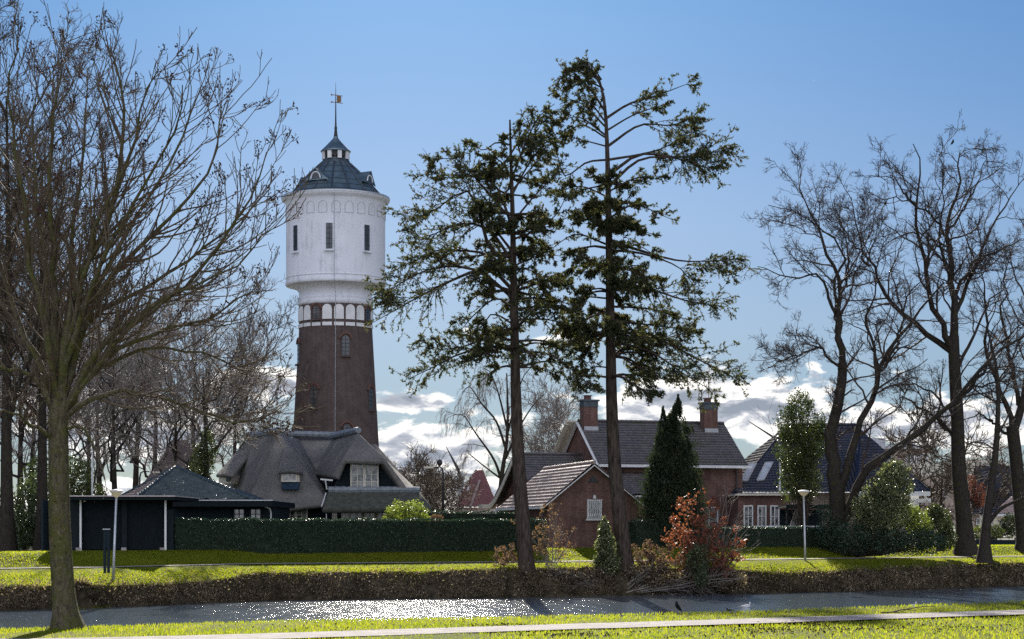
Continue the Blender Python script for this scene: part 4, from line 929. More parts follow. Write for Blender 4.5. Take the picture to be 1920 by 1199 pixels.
# ------------------------------------------------------------------ the two tall firs
def fir(label, D, trunk, r0, branches, seed, base, ylo, yhi, nrand=60, dens=1.0, bends=None):
    rg = np.random.default_rng(seed); root = thing('fir_tree', label, 'fir tree', base)
    tp = spline([P(x, y, D) for x, y in trunk], 26); rad = r0*.92*(1-np.linspace(0, 1, 26))**1.0+.045; rad[:2] *= (1.7, 1.2)
    V, Fa = tubes(tp[None], rad[None], 12)
    kn = []
    for k in range(16):
        i = rg.integers(3, 20); kn.append(cards(tp[i][None]+rg.normal(0, rad[i]*.5, (1, 3)), .3, rg))
    npmesh('trunk', V, [Fa], MT['bark'], root, True)
    BP = []; BR = []; FOL = []
    s = F/D
    for (pts, fl) in branches:
        L = sum(math.dist(pts[i], pts[i+1]) for i in range(len(pts)-1))/s
        q = spline(px3(pts, D, rg.uniform(-.35, .35)*L), 10); BP.append(q); BR.append(np.linspace(max(.04, .011*L+.025), .015, 10)); FOL.append(fl)
    ng = len(BP)
    for k in range(nrand):                 # branches that point towards and away from the viewer
        t = rg.uniform(0, 1)**.8; y = ylo+(yhi-ylo)*t; i = int(np.argmin(np.abs(tp[:, 2]-(EYE+(HZ-y)/s)))); p0 = tp[i]
        sgn = rg.choice([-1, 1]); a = rg.uniform(-1.15, 1.15); L = rg.uniform(.5, 1)*(4.6-2.6*t)
        d = np.array([math.sin(a), sgn*math.cos(a), rg.uniform(-.05, .30)])
        Pn, Rn = grow(rg, p0[None], d[None], np.array([L]), np.array([.02*L+.03]), np.array([.02]), 10, .08, -.035)
        BP.append(Pn[0]); BR.append(Rn[0]); FOL.append(.40)
    BP = np.array(BP); BR = np.array(BR); FOL = np.array(FOL)
    L = np.linalg.norm(np.diff(BP, axis=1), axis=2).sum(1)
    geo_ = [tubes(BP, BR, 6)]
    # side branches, flat-spreading and drooping
    S1 = []
    for j in range(len(BP)):
        n = max(4, int(L[j]*4.6*dens)); c = children(rg, BP[j:j+1], BR[j:j+1], float(n), FOL[j], 1, .85, .36, .45, .45, .35, None, (1, 1, .55))
        if c: S1.append(c)
    p, d, ln, r = [np.concatenate(x) for x in zip(*S1)]
    ln = np.minimum(ln, 2.0); P1, R1 = grow(rg, p, d, ln, np.clip(r, .012, .03), np.full(len(p), .008), 6, .10, -.05)
    geo_.append(tubes(P1, R1, 4))
    c = children(rg, P1, R1, 5.0*dens, .15, 1, .8, .45, .6, .4, .22, None, (1, 1, .7)); p, d, ln, r = c
    P2, R2 = grow(rg, p, d, np.minimum(ln, .75), np.clip(r, .006, .012), np.full(len(p), .005), 4, .14, -.10)
    geo_.append(tubes(P2, R2, 3))
    V, Fm = merge(geo_); npmesh('branches', V, Fm, MT['bark'], root, True)
    # needle sprays along the twigs
    def along(Pk, m, t0=.1):
        M, N, _ = Pk.shape; t = rg.uniform(t0, 1, (M, m)); f_ = t*(N-1); i = np.minimum(f_.astype(int), N-2); w_ = (f_-i)[..., None]; mm = np.arange(M)[:, None]
        q = Pk[mm, i]*(1-w_)+Pk[mm, i+1]*w_; dd = unit(Pk[mm, i+1]-Pk[mm, i]); return q.reshape(-1, 3), dd.reshape(-1, 3)
    a1, d1 = along(P2, 12, 0); a2, d2 = along(P1, 14, .1); q = np.concatenate([a1, a2]); dd = np.concatenate([d1, d2])
    side = unit(rg.normal(0, 1, q.shape)); ax = unit(dd*.7+side)
    V, Fa = cards(q+ax*.06, .19, rg, .30, ax, .6)
    npmesh('foliage', V, [Fa], MT['fir'], root)
    print('fir', len(P1), len(P2), len(Fa))
    return root
B1 = [([(957, 290), (990, 240), (1032, 208)], .1), ([(957, 320), (1000, 262), (1036, 236)], .1), ([(957, 262), (975, 238), (992, 226)], .1), ([(957, 300), (930, 290), (915, 310)], .1), ([(958, 360), (1010, 300), (1030, 290)], .1), ([(957, 272), (930, 268), (905, 282), (878, 262)], .3), ([(958, 330), (935, 300), (905, 300), (885, 320)], .25), ([(958, 420), (930, 350), (885, 330), (835, 335), (806, 318)], .3),
 ([(948, 400), (900, 345), (860, 300), (815, 300)], .5), ([(959, 470), (925, 420), (920, 350), (950, 300)], .25), ([(960, 480), (920, 470), (880, 360), (810, 398), (762, 412)], .3),
 ([(960, 490), (915, 430), (860, 420), (812, 440), (768, 450)], .35), ([(961, 520), (920, 480), (860, 470), (800, 480), (745, 505)], .3), ([(962, 545), (915, 505), (850, 525), (780, 560), (700, 605)], .28),
 ([(962, 560), (900, 510), (830, 500), (770, 520), (722, 552)], .35), ([(963, 580), (930, 560), (890, 590), (860, 625)], .4), ([(964, 640), (920, 632), (870, 650), (820, 655), (790, 640)], .2),
 ([(965, 660), (920, 650), (860, 665), (810, 690), (768, 710)], .3), ([(964, 610), (930, 590), (912, 600), (908, 650)], .5),
 ([(958, 340), (985, 270), (1010, 220), (1040, 195)], .3), ([(958, 370), (990, 310), (1020, 270), (1045, 250)], .35), ([(959, 420), (1000, 370), (1030, 340), (1050, 310)], .3), ([(960, 450), (1010, 430), (1045, 400), (1060, 370)], .25),
 ([(961, 500), (1010, 480), (1050, 480)], .2), ([(963, 540), (1020, 520), (1070, 540)], .2), ([(964, 560), (1020, 560), (1085, 575)], .2), ([(966, 600), (1030, 600), (1090, 620)], .25),
 ([(967, 640), (1020, 640), (1080, 665), (1110, 690)], .25), ([(968, 660), (1030, 665), (1080, 700), (1108, 725)], .3), ([(968, 690), (1010, 690), (1050, 700)], .3), ([(957, 300), (940, 280), (945, 260)], .3), ([(958, 350), (930, 380), (900, 400), (870, 395)], .3)]
b_ = P(990, 1108, 101)
fir('shorter of the two tall firs, its top thin and its left branches drooping', 101, [(992, 1118), (982, 1000), (973, 880), (968, 760), (965, 640), (963, 520), (961, 400), (958, 300), (956, 225)], .44, B1, 41, (b_.x, b_.y, -.6), 690, 300, 58)
B2 = [([(1136, 230), (1100, 190), (1050, 200)], .1), ([(1130, 165), (1090, 150), (1060, 165)], .05), ([(1120, 145), (1080, 135), (1050, 150)], .05), ([(1137, 255), (1085, 220), (1042, 232)], .1), ([(1126, 150), (1105, 140), (1095, 165)], .05), ([(1135, 210), (1100, 160), (1060, 140), (1045, 160)], .2), ([(1132, 170), (1100, 125), (1060, 130)], .2), ([(1128, 150), (1105, 118), (1085, 118)], .2), ([(1137, 240), (1090, 195), (1040, 180)], .25), ([(1138, 260), (1090, 235), (1045, 262)], .3),
 ([(1138, 275), (1100, 265), (1060, 255)], .3), ([(1139, 300), (1100, 305), (1060, 330), (1045, 290)], .5), ([(1140, 370), (1090, 350), (1045, 360)], .3), ([(1140, 420), (1090, 400), (1040, 420)], .2), ([(1141, 460), (1080, 440), (1030, 470)], .2),
 ([(1142, 500), (1080, 500), (1040, 520)], .2), ([(1143, 560), (1090, 560), (1060, 600)], .3), ([(1143, 620), (1110, 640), (1090, 690)], .3),
 ([(1137, 222), (1180, 195), (1230, 180), (1288, 158)], .3), ([(1138, 245), (1190, 215), (1250, 195)], .35), ([(1139, 275), (1200, 235), (1260, 235), (1305, 215)], .35), ([(1140, 300), (1200, 290), (1250, 275), (1300, 240)], .45), ([(1140, 330), (1200, 290), (1280, 295), (1366, 280)], .62),
 ([(1141, 350), (1200, 300), (1270, 298), (1335, 320)], .6), ([(1141, 360), (1190, 335), (1245, 330)], .35), ([(1142, 410), (1190, 385), (1255, 410)], .25), ([(1142, 430), (1190, 430), (1225, 440)], .2), ([(1143, 450), (1200, 470), (1280, 490), (1370, 487)], .68),
 ([(1143, 470), (1200, 475), (1270, 500), (1300, 535)], .75), ([(1144, 500), (1190, 510), (1240, 530)], .15), ([(1144, 530), (1210, 540), (1290, 565), (1358, 575)], .3), ([(1145, 575), (1220, 580), (1290, 600)], .2), ([(1146, 600), (1220, 610), (1300, 620)], .25),
 ([(1146, 620), (1230, 635), (1310, 675), (1385, 712)], .25), ([(1147, 640), (1220, 660), (1280, 700), (1330, 730)], .3), ([(1147, 660), (1200, 690), (1260, 720)], .3), ([(1147, 650), (1190, 640), (1250, 640)], .15), ([(1144, 480), (1190, 460), (1230, 480)], .15), ([(1146, 690), (1110, 690), (1080, 720)], .5)]
b_ = P(1176, 1100, 103)
fir('taller of the two tall firs, its bushy top bending left', 103, [(1178, 1108), (1166, 1000), (1153, 880), (1147, 760), (1145, 640), (1143, 520), (1141, 400), (1139, 300), (1135, 210), (1124, 150), (1096, 118)], .44, B2, 42, (b_.x, b_.y, -.6), 720, 330, 74)

# ------------------------------------------------------------------ hedges, bushes and shrubs
def blob_points(rg, blobs, n, shell=.45):
    """points in lumpy ellipsoids given as (centre, radii)"""
    B = [(np.array(c, float), np.array(r, float)) for c, r in blobs]; wt = np.array([np.prod(r)**.7 for c, r in B]); wt /= wt.sum()
    k = rg.choice(len(B), n, p=wt); u = unit(rg.normal(0, 1, (n, 3)))
    lump = 1+.16*np.sin(u[:, 0]*7+k*1.7)*np.sin(u[:, 2]*6+k)+.12*np.sin(u[:, 1]*11+k*2.3+u[:, 2]*5)
    rr = (rg.uniform(shell**3, 1, n)**(1/3))*lump
    c = np.array([b[0] for b in B])[k]; r = np.array([b[1] for b in B])[k]
    return c+u*r*rr[:, None]
def bush(name, label, blobs, mat, n, size, seed, cat='bush', stems=14, aspect=.6, shell=.5, stemmat='twig_dark', group=None, base=None, lo=None, droop=0):
    rg = np.random.default_rng(seed); c0 = np.mean([b[0] for b in blobs], 0); zb_ = lo if lo is not None else min(b[0][2]-b[1][2] for b in blobs)
    base = base or (float(c0[0]), float(c0[1]), float(zb_))
    root = thing(name, label, cat, base, 0, group)
    q = blob_points(rg, blobs, n, shell); q = q[q[:, 2] > zb_]
    V, Fa = cards(q, size, rg, aspect); npmesh('foliage', V, [Fa], MT[mat], root)
    if stems:
        e = blob_points(rg, blobs, stems, .5); st = np.array(base)+rg.normal(0, .15, (stems, 3))*np.array([1, 1, 0]); d = e-st; L = np.linalg.norm(d, axis=1)
        Pn, Rn = grow(rg, st, d, L, np.full(stems, .045), np.full(stems, .012), 7, .07, .02); g_ = [tubes(Pn, Rn, 5)]
        c = children(rg, Pn, Rn, 7., .3, 1, .7, .35, .6, .3, .2); p, d, ln, r = c; P2, R2 = grow(rg, p, d, ln, np.clip(r, .008, .02), np.full(len(p), .006), 5, .15, .02); g_.append(tubes(P2, R2, 3))
        V, Fm = merge(g_); npmesh('branches', V, Fm, MT[stemmat], root, True)
    return root
def bpx(px, py, D, rx, rz, ry=None): p = P(px, py, D); return ((p.x, p.y, p.z), (rx*D/F, (ry or rx)*D/F, rz*D/F))
def hedge(label, a, b, zt, zb_, thick, seed, n=260, size=.085, mat='hedgeleaf', name='hedge'):
    """clipped hedge from ground point a to b (x,y)"""
    rg = np.random.default_rng(seed); a = np.array(a); b = np.array(b); L = np.linalg.norm(b-a); u = (b-a)/L; nrm = np.array([u[1], -u[0]])
    if nrm[1] > 0: nrm = -nrm
    root = thing(name, label, 'hedge', ((a[0]+b[0])/2, (a[1]+b[1])/2, zb_)); rz = math.atan2(u[1], u[0])
    m = (a+b)/2-nrm*thick/2; mb = MB(); mb.box((m[0], m[1], (zt+zb_)/2-.05), (L/2-.05, thick/2-.05, (zt-zb_)/2-.03), rz); mb.build('branches', MT['hedgecore'], root)  # solid box behind the leaves; interior shade is put into its dark colour
    H = zt-zb_; wav = lambda t: .035*np.sin(t*1.9)+.03*np.sin(t*4.7+1)
    nf = int(L*H*n); t = rg.uniform(0, L, nf); z = zb_+rg.uniform(0, 1, nf)*H; off = rg.normal(.0, .045, nf)+wav(t+z)
    q1 = np.concatenate([a+t[:, None]*u+off[:, None]*nrm, z[:, None]], 1)
    nt_ = int(L*thick*n*1.1); t = rg.uniform(0, L, nt_); o_ = rg.uniform(-thick, .02, nt_); q2 = np.concatenate([a+t[:, None]*u+o_[:, None]*nrm, (zt+wav(t)+rg.normal(0, .03, nt_))[:, None]], 1)
    ne = int(thick*H*n); qs = [q1, q2]
    for e_ in (a, b):
        o_ = rg.uniform(-thick, 0, ne); z = zb_+rg.uniform(0, 1, ne)*H; qs.append(np.concatenate([e_+rg.normal(0, .04, (ne, 1))*u+o_[:, None]*nrm, z[:, None]], 1))
    q = np.concatenate(qs); V, Fa = cards(q, size, rg, .65); npmesh('foliage', V, [Fa], MT[mat], root); return root
def xy(px, D): return ((px-960)*D/F, D)
hedge('long dark clipped hedge running from the carport to the shorter fir', xy(327, 103.2), xy(1026, 110.2), 2.45, .6, 1.1, 51, 300)
hedge('short dark hedge standing farther back, seen over the long hedge left of the annex', xy(806, 121), xy(985, 124), 3.0, .55, 1.0, 52, 150, .1)
hedge('dark clipped hedge between the brick annex and the copper leaved shrub', xy(1192, 116), xy(1262, 117), 2.42, .5, 1.2, 53, 220)
hedge('dark clipped hedge with a white rail behind it, below the brick house window', xy(1300, 117), xy(1562, 121), 2.02, .5, 1.2, 54, 220)
r_ = thing('garden_rail', 'thin white rail running along the top of the right hand hedge', 'railing', (*xy(1450, 121.5), .6)); mb = MB()
a_ = Vector((*xy(1378, 120.5), 2.08)); b_ = Vector((*xy(1543, 122.5), 2.08)); mb.bar(a_, b_, .07, .09); mb.build('top_rail', MT['whitepaint'], r_)
for t in (0.02, .25, .5, .75, .98): q = a_+(b_-a_)*t; mb = MB(); mb.box((q.x, q.y, 1.3), (.03, .03, .74)); mb.build('post', MT['whitepaint'], r_)
# conifer in front of the brick house
def cypress(label, D, cx, base_y, tops, mat, seed, n=40000):
    rg = np.random.default_rng(seed); b0 = P(cx, base_y, D); root = thing('cypress_tree', label, 'conifer', (b0.x, b0.y, .6))
    Q = []; g_ = []
    for (px, ytop, ybot, hw, wgt) in tops:
        tp = P(px, ytop, D); zb_, zt = .8 if ybot > 960 else P(px, ybot, D).z, tp.z; R_ = hw*D/F
        m = int(n*wgt); h = rg.uniform(0, 1, m)**1.25
        prof = np.where(h < .12, .80+h*1.6, 1-((h-.12)/.88)**1.35)
        # upward tufts on radial sprays
        ns = 260; sa = rg.uniform(0, 2*np.pi, ns); shh = rg.uniform(0, 1, ns)**1.2; sl = rg.uniform(.70, 1.32, ns)
        k = rg.integers(0, ns, m); hh = np.clip(shh[k]+rg.normal(0, .018, m), 0, 1); pr = np.where(hh < .12, .80+hh*1.6, 1-((np.maximum(hh, .12)-.12)/.88)**2.0)
        t = rg.uniform(.25, 1, m)**.6; rr = R_*np.maximum(pr, .04)*sl[k]*t; a = sa[k]+rg.normal(0, .15, m)
        q = np.stack([tp.x+rr*np.sin(a), tp.y+rr*np.cos(a), zb_+(zt-zb_)*hh+.35*t*(R_/2.0)], 1); Q.append(q)
        g_.append(tubes(spline([(b0.x, b0.y, .4), (b0.x+(tp.x-b0.x)*.6, tp.y, zb_+(zt-zb_)*.5), (tp.x, tp.y, zt)], 10)[None], np.linspace(.16, .02, 10)[None], 6))
    q = np.concatenate(Q); up_ = np.tile(np.array([[0, 0, 1.]]), (len(q), 1))
    V, Fa = cards(q, .17, rg, .4, up_, 1.1); npmesh('foliage', V, [Fa], MT[mat], root); V, Fm = merge(g_); npmesh('trunk', V, Fm, MT['bark'], root, True)
cypress('dense dark green cypress with two pointed tops in front of the brick house', 118, 1258, 1035, [(1270, 750, 1000, 56, .50), (1243, 768, 1000, 34, .18), (1257, 788, 1000, 60, .42), (1288, 825, 1000, 36, .12), (1226, 860, 1000, 30, .09)], 'thuja', 61)
# copper leaved shrub
rg = np.random.default_rng(62)
def stemmy(name, label, D, base, tops, seed, mats, leaf=None, nleaf=0, lsize=.1, sub=8, r=.03, cat='shrub', fol=.3, trop=.03, sub2=3):
    rg = np.random.default_rng(seed); b = P(*base, D); gzb = gz(b.x, D); root = thing(name, label, cat, (b.x, D, gzb))
    e = np.array([list(P(x, y, D+rg.uniform(-1, 1)*.8)) for x, y in tops]); st = np.array([[b.x, D, gzb-.05]])+rg.normal(0, .18, (len(e), 3))*np.array([1, .8, 0])
    d = e-st; L = np.linalg.norm(d, axis=1)*1.03; d = unit(d)-np.array([0, 0, trop*2])
    Pn, Rn = grow(rg, st, d, L, np.full(len(e), r), np.full(len(e), .009), 9, .05, trop); g_ = [tubes(Pn, Rn, 5)]
    c = children(rg, Pn, Rn, float(sub), fol, 1, .65, .34, .5, .4, .2); p, d, ln, rr = c; P2, R2 = grow(rg, p, d, ln, np.clip(rr, .007, .015), np.full(len(p), .006), 6, .14, .03); g_.append(tubes(P2, R2, 3))
    c = children(rg, P2, R2, float(sub2), .2, 1, .7, .45, .7, .4, .1); p, d, ln, rr = c; P3, R3 = grow(rg, p, d, ln, np.clip(rr, .005, .008), np.full(len(p), .005), 4, .14, .02); g_.append(tubes(P3, R3, 3))
    V, Fm = merge(g_); npmesh('stems', V, Fm, MT[mats], root, True)
    if leaf:
        for lf, nl, nm in (leaf if isinstance(leaf, list) else [(leaf, nleaf, 'foliage')]):
            src = np.concatenate([P3.reshape(-1, 3), P2[:, 2:].reshape(-1, 3)]); q = src[rg.integers(0, len(src), nl)]+rg.normal(0, .06, (nl, 3)); V, Fa = cards(q, lsize, rg, .6); npmesh(nm, V, [Fa], MT[lf], root)
    return root
stemmy('copper_leaved_shrub', 'wide shrub with copper red leaves on the far bank right of the taller fir', 103.5, (1312, 1072),
 [(1255, 995), (1262, 975), (1283, 955), (1288, 945), (1300, 970), (1312, 958), (1330, 952), (1275, 1010), (1250, 1020), (1290, 1000), (1320, 985), (1340, 1000), (1352, 985), (1370, 1010), (1402, 1028), (1395, 1035), (1380, 1045), (1360, 1040), (1330, 1030), (1300, 1030), (1280, 1040), (1345, 975), (1300, 1000), (1265, 1000)], 62, 'twig', 'redleaf', 4000, .16, 7, .028, fol=.35)
stemmy('bare_shrub', 'pale twiggy shrub without leaves rising behind the copper leaved shrub', 104.5, (1330, 1066), [(1380, 930), (1398, 970), (1370, 945), (1360, 920), (1400, 990), (1415, 1005), (1345, 935), (1385, 1000), (1330, 960)], 63, 'twig_grey', None, 0, .1, 8, .02)
bush('ivy_shrub', 'low dark shiny evergreen shrub at the foot of the copper leaved shrub', [bpx(1308, 1050, 102.5, 22, 32), bpx(1316, 1085, 101.5, 14, 22)], 'holly', 2600, .11, 64, stems=8)
bush('holly_bush', 'pointed variegated holly bush between the two tall firs', [bpx(1138, 1055, 102.5, 27, 26), bpx(1136, 1025, 102.5, 20, 28), bpx(1134, 998, 102.5, 12, 22), bpx(1133, 980, 102.5, 5, 12)], 'variegated', 9000, .12, 65, 'holly', stems=10, shell=.3)
stemmy('tall_bare_shrub', 'tall bare shrub with withered leaves at its foot, right of the shorter fir', 102.5, (1028, 1078), [(985, 985), (1000, 1000), (1012, 975), (1030, 955), (1040, 975), (1055, 990), (1062, 965), (1078, 1005), (1020, 1000), (1045, 1010), (1070, 1030), (990, 1030), (1005, 1020)], 66, 'twig_grey', [('dryleaf', 900, 'foliage'), ('orangeleaf', 45, 'orange_leaves')], 0, .13, 9, .022)
stemmy('withered_shrub', 'low withered shrub left of the shorter fir trunk', 101.5, (962, 1078), [(925, 1040), (940, 1035), (950, 1045), (965, 1040), (945, 1060), (930, 1062), (975, 1050), (960, 1025)], 67, 'twig_grey', [('dryleaf', 900, 'foliage'), ('orangeleaf', 12, 'orange_leaves')], 0, .12, 8, .015)
stemmy('withered_shrub', 'brown withered shrub on the bank between the taller fir and the copper leaved shrub', 103, (1220, 1080), [(1190, 1030), (1200, 1035), (1215, 1025), (1230, 1030), (1245, 1040), (1255, 1035), (1270, 1050), (1200, 1050), (1225, 1045), (1250, 1055)], 68, 'twig_grey', 'dryleaf', 3000, .12, 10, .014)
bush('bramble_mass', 'dense withered brambles hanging over the bank below the two firs', [bpx(960, 1092, 100.5, 45, 22, 14), bpx(1040, 1090, 101, 50, 20, 14), bpx(1110, 1085, 102, 40, 20, 14), bpx(1215, 1085, 102.5, 55, 26, 14), bpx(1290, 1092, 103, 45, 20, 14), bpx(1360, 1090, 103.5, 40, 22, 14)], 'drygrass', 15000, .14, 69, 'brambles', stems=70, shell=.5, stemmat='twig_grey')
bush('garden_bush', 'pale green rounded bush rising over the long hedge in front of the thatched house', [bpx(748, 965, 112, 26, 26), bpx(778, 962, 112, 24, 24), bpx(735, 978, 112, 18, 16), bpx(790, 975, 112, 18, 14)], 'lightleaf', 4200, .12, 70, stems=12, shell=.35)
bush('pink_bush', 'small pinkish bush showing just above the long hedge', [bpx(818, 972, 112, 14, 7)], 'dryleaf', 500, .1, 71, stems=4)
# evergreens on the right
bush('ivy_clad_tree', 'tall evergreen ivy covered tree in front of the blue black tiled roof', [bpx(1500, 900, 128, 42, 46), bpx(1495, 850, 128, 40, 48), bpx(1520, 830, 128, 34, 44), bpx(1480, 800, 128, 26, 40), bpx(1500, 765, 128, 28, 34), bpx(1535, 800, 128, 16, 30)], 'ivy', 16000, .15, 72, 'ivy covered tree', stems=30, shell=.35, lo=1.2)
bush('holly_tree', 'large glossy holly standing right of the forked bare tree', [bpx(1655, 960, 119, 58, 46), bpx(1672, 915, 119, 40, 40), bpx(1680, 885, 119, 26, 24), bpx(1640, 945, 119, 34, 34), bpx(1630, 990, 119, 30, 40)], 'variegated', 17000, .15, 73, 'holly', stems=24, shell=.4)
bush('evergreen_shrub', 'dark evergreen shrubbery at the foot of the forked bare tree', [bpx(1555, 1000, 119.5, 26, 38), bpx(1545, 960, 120, 14, 16), bpx(1600, 1010, 118.5, 42, 32), bpx(1660, 1015, 118.5, 52, 28), bpx(1725, 1015, 118.5, 50, 26)], 'hedgeleaf', 15000, .12, 74, stems=90, shell=.3)
bush('laurel_bush', 'yellow green laurel bush left of the tallest bare trunk', [bpx(1722, 985, 119, 24, 34), bpx(1735, 1005, 119, 22, 26), bpx(1708, 970, 119.3, 18, 24)], 'lightleaf', 3200, .14, 75, stems=14, shell=.45)
bush('laurel_bush', 'bright glossy laurel bush touching the tallest bare trunk', [bpx(1760, 985, 120, 26, 34), bpx(1775, 1010, 120, 20, 24), bpx(1752, 960, 120, 16, 16)], 'ivy', 4800, .14, 76, stems=14, shell=.45)
bush('beech_tree', 'small beech with rusty leaves beyond the tallest bare trunk', [bpx(1828, 925, 150, 22, 20), bpx(1820, 905, 150, 12, 14), bpx(1836, 940, 150, 14, 14)], 'redleaf', 900, .17, 77, 'tree', stems=18)
bush('yellow_bush', 'sunlit yellow green bush behind the dark timber rail at the right', [bpx(1835, 1000, 150, 14, 14), bpx(1868, 998, 150, 14, 14)], 'lightleaf', 1500, .14, 78, stems=6)
bush('dark_bush', 'dark round bush beside the yellow green one at the right edge', [bpx(1895, 985, 152, 20, 22), bpx(1815, 995, 152, 10, 18)], 'ivy', 2500, .15, 79, stems=8)
# evergreens on the left
bush('rhododendron_bush', 'dark glossy evergreen bush behind the trunks at the left edge', [bpx(52, 960, 110, 34, 60), bpx(75, 925, 112, 26, 40), bpx(45, 1000, 109, 40, 34), bpx(5, 960, 111, 28, 50)], 'holly', 9000, .15, 80, stems=24, shell=.4)
bush('laurel_bush', 'light leaved evergreen bush seen past the ash trunk, left of the carport', [bpx(140, 895, 128, 36, 40), bpx(70, 890, 128, 26, 36), bpx(170, 925, 130, 30, 22)], 'ivy', 5000, .16, 81, stems=16, shell=.4)
bush('low_shrub', 'low sunlit shrub on the lawn edge just left of the ash trunk', [bpx(86, 1040, 104, 12, 16, 10), bpx(70, 1046, 104, 14, 8, 10)], 'dryleaf', 900, .12, 82, stems=10)
bush('bramble_mass', 'withered brambles and leaf litter along the left path edge', [bpx(12, 1048, 100, 30, 12, 20), bpx(45, 1050, 100, 28, 9, 20)], 'drygrass', 2200, .13, 83, 'brambles', stems=16)
# ------------------------------------------------------------------ background trees
def proto(name, label, loc, h, seed, mats=('greybark', 'twig_grey'), spread=1.0, dens=1.0, r0=.45, ntr=8, fork=.35, tdir=(0, 0, 1), trop=.06, group=None):
    rg = np.random.default_rng(seed); x, y, z = loc
    tr = [Vector((x+rg.normal(0, .15)*t, y+rg.normal(0, .15)*t, z+h*.82*t)) for t in (0, .3, .6, 1)]
    limbs = [(tr, r0, r0*.12)]
    for k in range(ntr):
        t = fork+(1-fork)*k/ntr; a = rg.uniform(0, 6.28); L = h*.36*spread*(1-.35*t)*rg.uniform(.8, 1.2); zz_ = z+h*.82*t; p = Vector((x, y, zz_))
        dx, dy = math.sin(a), math.cos(a); limbs.append(([p, p+Vector((dx*L*.4, dy*L*.4, L*.45)), p+Vector((dx*L*.75, dy*L*.75, L*1.0)), p+Vector((dx*L*.95, dy*L*.95, L*1.5))], r0*.42*(1-.6*t), .02))
    return bare_tree(name, label, limbs, (x, y, z), mats, seed, [
      dict(per=1.3*dens, perm=True, t0=.1, ang=.8, ratio=.5, rr=.5, lmin=.8, lmax=3.6, rmin=.03, rmax=.07, N=7, wig=.15, trop=.06, S=4, rend=.014),
      dict(per=7*dens, t0=.1, ang=.75, ratio=.5, rr=.55, lmin=.5, lmax=2.0, rmin=.018, N=6, wig=.16, trop=trop, S=3, rend=.012, tdir=tdir),
      dict(per=3.2*dens, t0=.1, ang=.7, ratio=.55, rr=.7, lmin=.4, lmax=1.2, rmin=.013, N=5, wig=.15, trop=trop, S=3, rend=.010, tdir=tdir)], wob=.15, group=group)
def copy_thing(root, loc, rz, sc, label):
    root = root[0]
    r = root.copy(); COL.objects.link(r); r.location = loc; r.rotation_euler = (0, 0, rz); r.scale = sc; r['label'] = label
    for ch in root.children:
        c = ch.copy(); COL.objects.link(c); c.parent = r
    return r
x_, y_ = xy(14, 105); tall = proto('bare_tree', 'very tall bare tree whose dark trunk stands at the left edge of the photo', (x_, y_, .2), 31, 91, r0=.42, fork=.30, ntr=13, spread=.6, dens=1.35, mats=('greybark', 'twig'))
copy_thing(tall, (*xy(78, 108), .3), 2.1, (.9, .9, .86), 'tall bare tree with a dark trunk just left of the ash trunk')
x_, y_ = xy(330, 140); mid = proto('bare_tree', 'bare tree with pale twigs whose trunk rises behind the green tiled garage roof', (x_, y_, .5), 15, 92, r0=.3, ntr=9, mats=('greybark', 'twig_grey'))
for (px, D, rz, sc, lb) in ((-40, 118, 1.1, 1.5, 'bare tree mostly outside the left edge behind the first dark trunk'), (40, 150, .4, 1.25, 'bare background tree between the two dark trunks at the left'),
     (120, 165, 2.2, 1.1, 'bare background tree straight behind the ash trunk'), (165, 175, 3.7, 1.25, 'bare background tree behind the white flagpole'), (215, 150, .9, 1.15, 'bare background tree above the left lamp post'),
     (255, 185, 4.4, 1.5, 'bare background tree above the left slope of the garage roof'), (290, 170, 5.2, 1.35, 'bare background tree in front of the far brown roof'), (365, 190, 1.9, 1.45, 'bare background tree right of the far brown roof'),
     (440, 185, 2.9, 1.3, 'bare background tree behind the left end of the thatched ridge'), (490, 200, 5.9, 1.0, 'bare background tree close to the left side of the tower shaft'), (545, 230, .2, .8, 'bare tree peeping out behind the tower and thatched roof'),
     (60, 190, 5.0, 1.5, 'tall pale background tree far behind the left edge trunks'), (185, 210, 1.5, 1.6, 'tall pale background tree far behind the ash crown')):
    copy_thing(mid, (*xy(px, D), .5), rz, (sc, sc, sc), lb)
# ivy clad trunk beside the thatched house
x_, y_ = xy(385, 124); proto('bare_tree', 'bare tree with an ivy wrapped trunk left of the thatched roof', (x_, y_, .5), 14, 93, r0=.3, ntr=8)
bush('ivy_mass', 'ivy wrapped round the bare trunk left of the thatched roof', [bpx(372, 880, 124, 20, 44), bpx(388, 850, 124, 18, 50), bpx(376, 910, 124, 24, 26)], 'ivy', 4200, .16, 94, 'ivy', stems=8, lo=1.)
